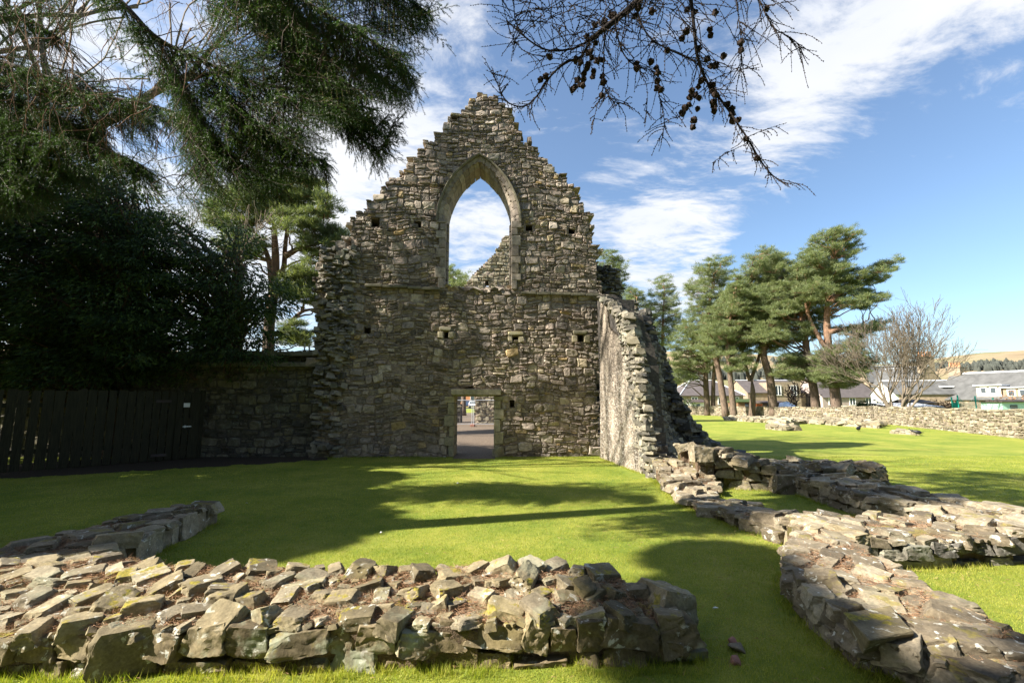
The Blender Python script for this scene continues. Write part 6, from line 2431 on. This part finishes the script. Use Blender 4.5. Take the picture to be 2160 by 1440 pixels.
# hip-roofed house behind the pines
Y = 78
x0, x1 = xp(1436, Y), xp(1568, Y)
h1, T1 = house('stone_house', 'hip roofed stone house with purple slates behind the pine trunks', ((x0 + x1) / 2, Y + 4), x1 - x0, 8, zpx(834, Y), zpx(803, Y + 4), 0, 'house_stone', 'purple_slate', hip=3.4)
for k in (-3, 1.5, 4):
    window(h1, T1, k, 1.6, 1.0, 1.2, -4.0, 0)
Y = 84
x0, x1 = xp(1578, Y), xp(1700, Y)
h2, T2 = house('stone_house', 'stone house with purple slate roof and tall sash window between the pines', ((x0 + x1) / 2, Y + 4), x1 - x0, 8, zpx(828, Y), zpx(803, Y + 4), 0, 'house_stone', 'purple_slate')
chimney(h2, T2, -2.6, 0, zpx(808, Y), zpx(794, Y), 0.9, 0.7, 0, 'house_stone', 2, 'cream_paint')
m = MB()
wx0, wx1 = xp(1634, Y - 2), xp(1690, Y - 2)
m.box(((wx0 + wx1) / 2, Y + 0.5, zpx(806, Y) / 2), (wx1 - wx0, 5, zpx(806, Y)))
wing = m.build('wing', MAT['house_stone'], h2)
window(h2, lambda P: P, xp(1643, Y - 2.1), zpx(823, Y - 2), 1.0, 1.7, Y - 2.02, 0)
window(h2, lambda P: P, xp(1676, Y - 2.1), zpx(823, Y - 2), 1.0, 1.7, Y - 2.02, 0)
Y = 80
x0, x1 = xp(1735, Y), xp(1850, Y)
h3, T3 = house('terraced_house', 'pink harled house with a long purple slate roof behind the leafless tree', ((x0 + x1) / 2, Y + 4), x1 - x0, 8, zpx(838, Y), zpx(798, Y + 4), 0, 'pink_harl', 'purple_slate')
for k in (-3.2, 0.4, 3.2):
    window(h3, T3, k, 1.5, 1.0, 1.2, -4.0, 0)
chimney(h3, T3, (x1 - x0) / 2 - 0.6, 0, zpx(800, Y), zpx(766, Y), 1.6, 0.8, 0, 'house_stone', 4)
# white gabled cottage with a rooflight
Y = 60
cx = (xp(1905, Y) + xp(2042, Y)) / 2
h4, T4 = house('white_cottage', 'white gabled cottage with slate roof and one rooflight', (cx + 0.2, Y + 2.6), 8.6, 6.2, zpx(831, Y), zpx(804, Y + 2), R(-14), 'white_paint', 'grey_slate')
m = MB()
sl_n = norm(np.array([0, -(zpx(804, Y + 2) - zpx(831, Y)), 3.1]))
m.box(T4(np.array([(2.2, -1.75, (zpx(831, Y) + zpx(804, Y + 2)) / 2 + 0.12)]))[0], (1.3, 0.9, 0.16), R(-14))
f_ = m.build('rooflight', MAT['white_paint'], h4)
g = MB()
g.box(T4(np.array([(2.2, -1.80, (zpx(831, Y) + zpx(804, Y + 2)) / 2 + 0.17)]))[0], (1.1, 0.7, 0.12), R(-14))
g.build('pane', MAT['pane'], f_)
m = MB()
q0, q1 = T4(np.array([(-3.9, -3.13, 0), (4.3, -3.13, 0)]))
m.box(((q0[0] + q1[0]) / 2, (q0[1] + q1[1]) / 2, zpx(831, Y) / 2 - 0.05), (8.2, 0.06, zpx(831, Y) - 0.1), R(-14))
m.build('stone_front', MAT['house_stone'], h4)
# long slate roof with dormers at the right edge
a5, b5 = dp(2008, 790, 62), dp(2330, 768, 50)
L5 = float(np.linalg.norm((b5 - a5)[:2]))
rz5 = math.atan2(b5[1] - a5[1], b5[0] - a5[0])
h5, T5 = house('slate_terrace', 'long grey slate roofed terrace with a cream dormer at the right edge', ((a5 + b5) / 2)[:2], L5, 9, zpx(842, 56), a5[2], rz5, 'house_stone', 'grey_slate')


def dormer(root, T, x, w, z0, z1, y0, rz, mat, n):
    m = MB()
    c_ = T(np.array([(x, y0 + 1.2, (z0 + z1) / 2)]))[0]
    m.box(c_, (w, 2.6, z1 - z0), rz)
    d = m.build('dormer', MAT[mat], root)
    m = MB()
    m.box(T(np.array([(x, y0 + 1.1, z1 + 0.07)]))[0], (w + 0.4, 3.0, 0.13), rz)
    m.build('dormer_roof', MAT['pale_lead'], d)
    for k in range(n):
        xx = x + (k - (n - 1) / 2) * w / n * 0.8
        m = MB()
        m.box(T(np.array([(xx, y0 - 0.13, (z0 + z1) / 2 + 0.1)]))[0], (w / n * 0.62, 0.06, (z1 - z0) * 0.62), rz)
        m.build('window_frame', MAT['white_paint'], d)
        m = MB()
        m.box(T(np.array([(xx, y0 - 0.16, (z0 + z1) / 2 + 0.1)]))[0], (w / n * 0.4, 0.06, (z1 - z0) * 0.48), rz)
        m.build('pane', MAT['pane'], d)


dx = lambda x_, Y_: float(np.dot(dp(x_, 830, Y_)[:2] - ((a5 + b5) / 2)[:2], [math.cos(rz5), math.sin(rz5)]))
dormer(h5, T5, dx(2082, 55.5), 2.2, zpx(836, 55), zpx(813, 55), -4.2, rz5, 'cream_paint', 2)
dormer(h5, T5, dx(2128, 52.5), 2.4, zpx(842, 52), zpx(817, 52), -4.3, rz5, 'house_stone', 2)
chimney(h5, T5, -L5 / 2 + 0.4, 0, zpx(800, 62), zpx(776, 62), 1.3, 0.8, rz5, 'house_stone', 4)
# tall stone gable with a great chimney stack, and the dormered roof beside it
Y = 82
cg = xp(1965, Y)
h6, T6 = house('chimney_house', 'house with steep stone gable under a tall chimney stack with orange pots', (cg, Y + 5), 10, 5.4, zpx(812, Y), zpx(772, Y), R(90), 'house_stone', 'grey_slate')
chimney(h6, T6, -4.6, 0, zpx(786, Y), zpx(753, Y), 0.9, 2.5, R(90), 'house_stone', 0)
for k in range(5):
    m = MB()
    xx = cg - 1.0 + 0.5 * k
    zb = zpx(753, Y) + 0.12
    m.tube(np.array([(xx, Y + 0.4, zb), (xx, Y + 0.4, zb + 0.4), (xx, Y + 0.4, zb + 0.9), (xx, Y + 0.4, zb + 0.95)]), [0.2, 0.16, 0.14, 0.19], 10)
    m.build('chimney_pot', MAT['chimney_pot'], h6)
Y = 92
x0, x1 = xp(1838, Y), xp(1945, Y)
h7, T7 = house('slate_house', 'slate roofed house with a white dormer seen through the leafless tree', ((x0 + x1) / 2, Y + 4), x1 - x0, 8, zpx(806, Y), zpx(773, Y + 4), 0, 'house_stone', 'grey_slate')
dormer(h7, T7, 0.5, 2.4, zpx(806, Y), zpx(784, Y), -3.8, 0, 'white_paint', 2)

# garden sheds, glasshouse and netting just behind the wall
Y = 37
gh = thing('glasshouse', 'low glasshouse with striped white panes behind the garden wall', 'greenhouse', (xp(1938, Y), Y, 0), '')
x0, x1 = xp(1884, Y), xp(1994, Y)
m = MB()
m.box(((x0 + x1) / 2, Y + 1.2, 0.5), (x1 - x0, 2.2, 1.0))
m.build('base', MAT['dark_shed'], gh)
za, zb = zpx(858, Y), zpx(850, Y + 2)
m = MB()
m.add(np.array([(x0, Y, za), (x1, Y, za), (x1 - .3, Y + 2.2, zb), (x0 - .3, Y + 2.2, zb), (x0, Y, za - .06), (x1, Y, za - .06), (x1 - .3, Y + 2.2, zb - .06), (x0 - .3, Y + 2.2, zb - .06)]), [(0, 1, 2, 3), (4, 5, 6, 7), (0, 1, 5, 4), (3, 0, 4, 7), (1, 2, 6, 5)])
m.build('frame', MAT['dark_shed'], gh)
for k in range(7):
    a = x0 + (x1 - x0) * (k + 0.08) / 7
    b = x0 + (x1 - x0) * (k + 0.72) / 7
    m = MB()
    m.add(np.array([(a, Y, za + .03), (b, Y, za + .03), (b - .3, Y + 2.2, zb + .03), (a - .3, Y + 2.2, zb + .03), (a, Y, za - .01), (b, Y, za - .01), (b - .3, Y + 2.2, zb - .01), (a - .3, Y + 2.2, zb - .01)]), [(0, 1, 2, 3), (0, 1, 5, 4), (1, 2, 6, 5), (3, 0, 4, 7)])
    m.build('pane', MAT['pale_lead'], gh)


def shed(label, x0, x1, ytop, ywall, Y, D, wall, roof, pitch=0.3, cat='shed'):
    root = thing('garden_shed', label, cat, ((x0 + x1) / 2, Y, 0), 'garden sheds behind the wall')
    h, hw = zpx(ytop, Y), zpx(ywall, Y)
    m = MB()
    m.box(((x0 + x1) / 2, Y + D / 2, hw / 2), (x1 - x0, D, hw))
    m.build('wall', MAT[wall], root)
    o = 0.15
    m = MB()
    m.add(np.array([(x0 - o, Y - o, hw), (x1 + o, Y - o, hw), (x1 + o, Y + D / 2, h), (x0 - o, Y + D / 2, h), (x0 - o, Y - o, hw + .08), (x1 + o, Y - o, hw + .08), (x1 + o, Y + D / 2, h + .08), (x0 - o, Y + D / 2, h + .08), (x1 + o, Y + D + o, hw), (x0 - o, Y + D + o, hw)]),
          [(0, 1, 2, 3), (4, 5, 6, 7), (0, 1, 5, 4), (7, 6, 8, 9), (1, 8, 6, 5), (0, 4, 7, 9)])
    m.build('roof', MAT[roof], root)
    for k in range(max(1, int((x1 - x0) / 1.6))):
        xx = x0 + (x1 - x0) * (k + 0.5) / max(1, int((x1 - x0) / 1.6))
        m = MB()
        m.box((xx, Y - 0.02, hw * 0.72), (0.5, 0.05, hw * 0.3))
        m.build('window', MAT['pane'], root)
    return root


shed('pale mint painted shed at the right edge behind the garden wall', xp(2112, 33), xp(2300, 33), 845, 848, 33, 1.5, 'mint_paint', 'dark_shed')
shed('dark roofed shed beside the glasshouse', xp(1922, 41), xp(1968, 41), 844, 850, 41, 2.5, 'shed_wood', 'purple_slate')
shed('brown wooden shed behind the stout pine', xp(1608, 62), xp(1658, 62), 846, 850, 62, 3, 'shed_wood', 'dark_shed')
shed('white walled shed with dark roof at the foot of the hip roofed house', xp(1456, 66), xp(1488, 66), 843, 849, 66, 3, 'white_paint', 'dark_shed')
shed('green felted shed left of the brown one', xp(1556, 66), xp(1592, 66), 842, 848, 66, 3, 'shed_wood', 'bush_leaves')
m = MB()
chipped(m, (xp(1600, 61), 61.2, 0.55), (0.75, 0.7, 1.1), 0, b_rng, 0.04)
m.box((xp(1600, 61), 61.2, 1.13), (0.82, 0.8, 0.08))
tag(m.build('plastic_bin', MAT['orange_plastic']), 'bright orange plastic bin by the brown shed', 'bin')
m = MB()
m.add(np.array([(xp(1656, 60), 60, 0.3), (xp(1690, 60), 60, 0.3), (xp(1690, 60), 62, 0.3), (xp(1656, 60), 62, 0.3), (xp(1657, 60), 60.6, zpx(848, 60)), (xp(1668, 60), 60.8, zpx(846, 60)), (xp(1686, 60), 60.3, zpx(858, 60)), (xp(1660, 60), 61.8, zpx(850, 60)), (xp(1672, 60), 61.7, zpx(853, 60))]),
      [(0, 1, 6, 5), (0, 5, 4), (4, 5, 8, 7), (5, 6, 8), (1, 2, 8, 6), (2, 3, 7, 8), (3, 0, 4, 7)])
tag(m.build('tarpaulin', MAT['blue_tarp']), 'pale blue tarpaulin draped over a heap behind the garden wall', 'tarpaulin')
net = thing('garden_net', 'teal netting strung between tall posts beyond the garden wall', 'netting', (xp(2050, 36), 36, 0))
pts = [(2007, 838), (2020, 834), (2057, 836), (2094, 840)]
for (x, y) in pts:
    m = MB()
    X, Z = xp(x, 36), zpx(y, 36)
    m.tube(np.array([(X, 36, -0.05), (X, 36, Z)]), 0.05, 8)
    m.tube(np.array([(X, 36, Z), (X, 36, Z + 0.04)]), 0.06, 8)
    m.build('post', MAT['teal_net'], net)
m = MB()
for i in range(3):
    (xa, ya), (xb, yb) = pts[i], pts[i + 1]
    for u in np.linspace(0, 1, 26):
        X = xp(xa + (xb - xa) * u, 36)
        Z = zpx(ya + (yb - ya) * u, 36) - 0.45 * math.sin(math.pi * u) - 0.05
        m.tube(np.array([(X, 36, 0.3), (X, 36, Z)]), 0.009, 3, False)
    for w in np.linspace(0.35, 1, 9):
        P = []
        for u in np.linspace(0, 1, 10):
            Z = zpx(ya + (yb - ya) * u, 36) - 0.45 * math.sin(math.pi * u) - 0.05
            P.append((xp(xa + (xb - xa) * u, 36), 36, Z * w))
        m.tube(np.array(P), 0.009, 3, False)
m.build('net', MAT['teal_net'], net)


def bush(label, c, r, h, seed, n=1600, mat='bush_leaves', ln=0.22):
    rng = np.random.default_rng(seed)
    root = thing('garden_bush', label, 'bush', c, '')
    st = MB()
    K = 14
    q = rng.normal(0, 1, (K, 3))
    q /= np.linalg.norm(q, axis=1)[:, None]
    Cc = np.array(c) + np.array([0, 0, h * 0.55]) + q * np.array([r, r, h * 0.42]) * 0.7
    for p in Cc:
        st.tube(wobble(np.array(c) + [0, 0, -0.05], p, 6, 0.3, rng), np.linspace(0.04, 0.01, 6), 4, False)
    st.build('stems', MAT['grey_bark'], root)
    lf = MB()
    pads(lf, Cc, np.full(K, r * 0.5), n // K, rng, c, ln, ln * 0.45, 0.8, 0.0)
    lf.build('leaves', MAT[mat], root)


bush('dark evergreen bush beside the stem of the leafless tree', (xp(1836, 44), 44, 0), 1.1, 1.6, 71)
bush('brownish shrub between cottage front and netting', (xp(1988, 46), 46, 0), 1.4, 1.5, 72, mat='dry_needles')
bush('reddish shrub in the garden under the slate terrace', (xp(2150, 40), 40, 0), 1.5, 2.4, 73, mat='dry_needles', n=900)
bush('low dark hedge bush at the far left end of the garden wall', (xp(1432, 60), 60, 0), 1.8, 1.8, 74)

# ------------------------------------------------------------------ two crows on the lawn


def crow(label, c, rz):
    m = MB()
    n, k = 12, 10
    V = []
    for i in range(n):
        u = i / (n - 1)
        x = -0.22 + 0.40 * u
        r = [0.012, 0.022, 0.035, 0.055, 0.07, 0.076, 0.072, 0.06, 0.042, 0.04, 0.036, 0.012][i]
        z = 0.13 + 0.12 * max(0, u - 0.35) ** 1.2 + (0.03 * max(0, u - 0.7))
        for j in range(k):
            a = 2 * math.pi * j / k
            V.append((x, r * math.cos(a) * (1.3 if i < 3 else 1), z + r * math.sin(a) * (0.5 if i < 3 else 1)))
    F = [(i * k + j, i * k + (j + 1) % k, (i + 1) * k + (j + 1) % k, (i + 1) * k + j) for i in range(n - 1) for j in range(k)] + [tuple(range(k))[::-1], tuple(range((n - 1) * k, n * k))]
    m.add(np.array(V), F)
    m.tube(np.array([(0.17, 0, 0.25), (0.205, 0, 0.245), (0.235, 0, 0.235)]), [0.016, 0.011, 0.002], 6)
    for s in (-1, 1):
        m.tube(np.array([(0.0, s * 0.03, 0.14), (0.012, s * 0.032, 0.07), (0.0, s * 0.032, 0.0)]), [0.016, 0.008, 0.006], 5)
        for t in (-0.4, 0.0, 0.4):
            m.tube(np.array([(0, s * 0.032, 0.004), (0.05 * math.cos(t), s * 0.032 + 0.05 * math.sin(t), 0.003)]), [0.005, 0.002], 4)
    o = m.build('crow', MAT['crow_black'], None, smooth=True)
    o.location = c
    o.rotation_euler = (0, 0, rz)
    o.scale = (1.25, 1.25, 1.25)
    tag(o, label, 'bird', 'crows on the far lawn')


crow('black crow standing alone on the sunny lawn', tuple(gp(1812, 910)), 0.6)
crow('black crow at the end of the small footing patch', tuple(gp(1934, 919)), 2.4)

# ------------------------------------------------------------------ hills
hm = MB()
az = np.linspace(-75, 75, 220)
rad = np.linspace(350, 2600, 46)
A, D = np.meshgrid(np.radians(az), rad, indexing='ij')


def ridge(a_deg):
    px_ = 1080 + 960 * np.tan(np.radians(a_deg))
    yy = np.interp(px_, [-3000, 0, 400, 1000, 1400, 1600, 1750, 1900, 2000, 2080, 2160, 2400, 4000], [775, 745, 752, 800, 752, 756, 772, 778, 764, 753, 748, 740, 770])
    return (845 - yy) / 960


H = ridge(az)[:, None] * 1600
prof = np.clip((D * np.cos(A) - 350) / 1250, 0, 1.3)
Zh = H * np.sin(np.clip(prof, 0, 1) * math.pi / 2) ** 1.3 - 0.5
Zh += np.vectorize(lambda x, y: mnoise.noise(Vector((x * 0.004, y * 0.004, 0.3))))(D * np.sin(A), D * np.cos(A)) * 9 * np.clip(prof, 0, 1)
ii = np.arange(A.size).reshape(A.shape)
hm.add(np.stack([D * np.sin(A), D * np.cos(A), Zh], -1).reshape(-1, 3), np.stack([ii[:-1, :-1].ravel(), ii[1:, :-1].ravel(), ii[1:, 1:].ravel(), ii[:-1, 1:].ravel()], 1))
tag(hm.build('hills', MAT['moor'], smooth=True), kind='structure')
fw = MB()


def hill_z(a, d):
    i = np.interp(a, az, np.arange(len(az)))
    j = np.interp(d, rad, np.arange(len(rad)))
    return Zh[int(round(i)), int(round(j))]


for (p0, p1, y0, y1, n) in ((1960, 2420, 781, 768, 900), (1380, 1720, 797, 788, 420), (1380, 1700, 766, 758, 300), (250, 680, 770, 755, 400)):
    for k in range(n):
        p_ = b_rng.uniform(p0, p1)
        a = math.degrees(math.atan((p_ - 1080) / 960))
        frac = b_rng.uniform(0, 1)
        yy = y0 + (y1 - y0) * frac
        want = (845 - yy) / 960
        d = rad[np.argmin(np.abs([hill_z(a, r) / (r * math.cos(math.radians(a))) - want for r in rad]))] + b_rng.uniform(-25, 25)
        z = hill_z(a, d)
        h = b_rng.uniform(6, 11)
        ar = math.radians(a)
        c = np.array([d * math.sin(ar), d * math.cos(ar), z])
        V, F = [], []
        r = h * b_rng.uniform(0.28, 0.5)
        th = np.arange(6) * math.pi / 3 + b_rng.random()
        V = [c + [0, 0, h]] + [c + [r * 0.7 * math.cos(t), r * 0.7 * math.sin(t), h * 0.55] for t in th] + [c + [r * math.cos(t), r * math.sin(t), -3] for t in th]
        F = [(0, 1 + i, 1 + (i + 1) % 6) for i in range(6)] + [(1 + i, 7 + i, 7 + (i + 1) % 6, 1 + (i + 1) % 6) for i in range(6)]
        fw.add(np.array(V), F)
tag(fw.build('far_wood', MAT['far_wood']), kind='stuff')
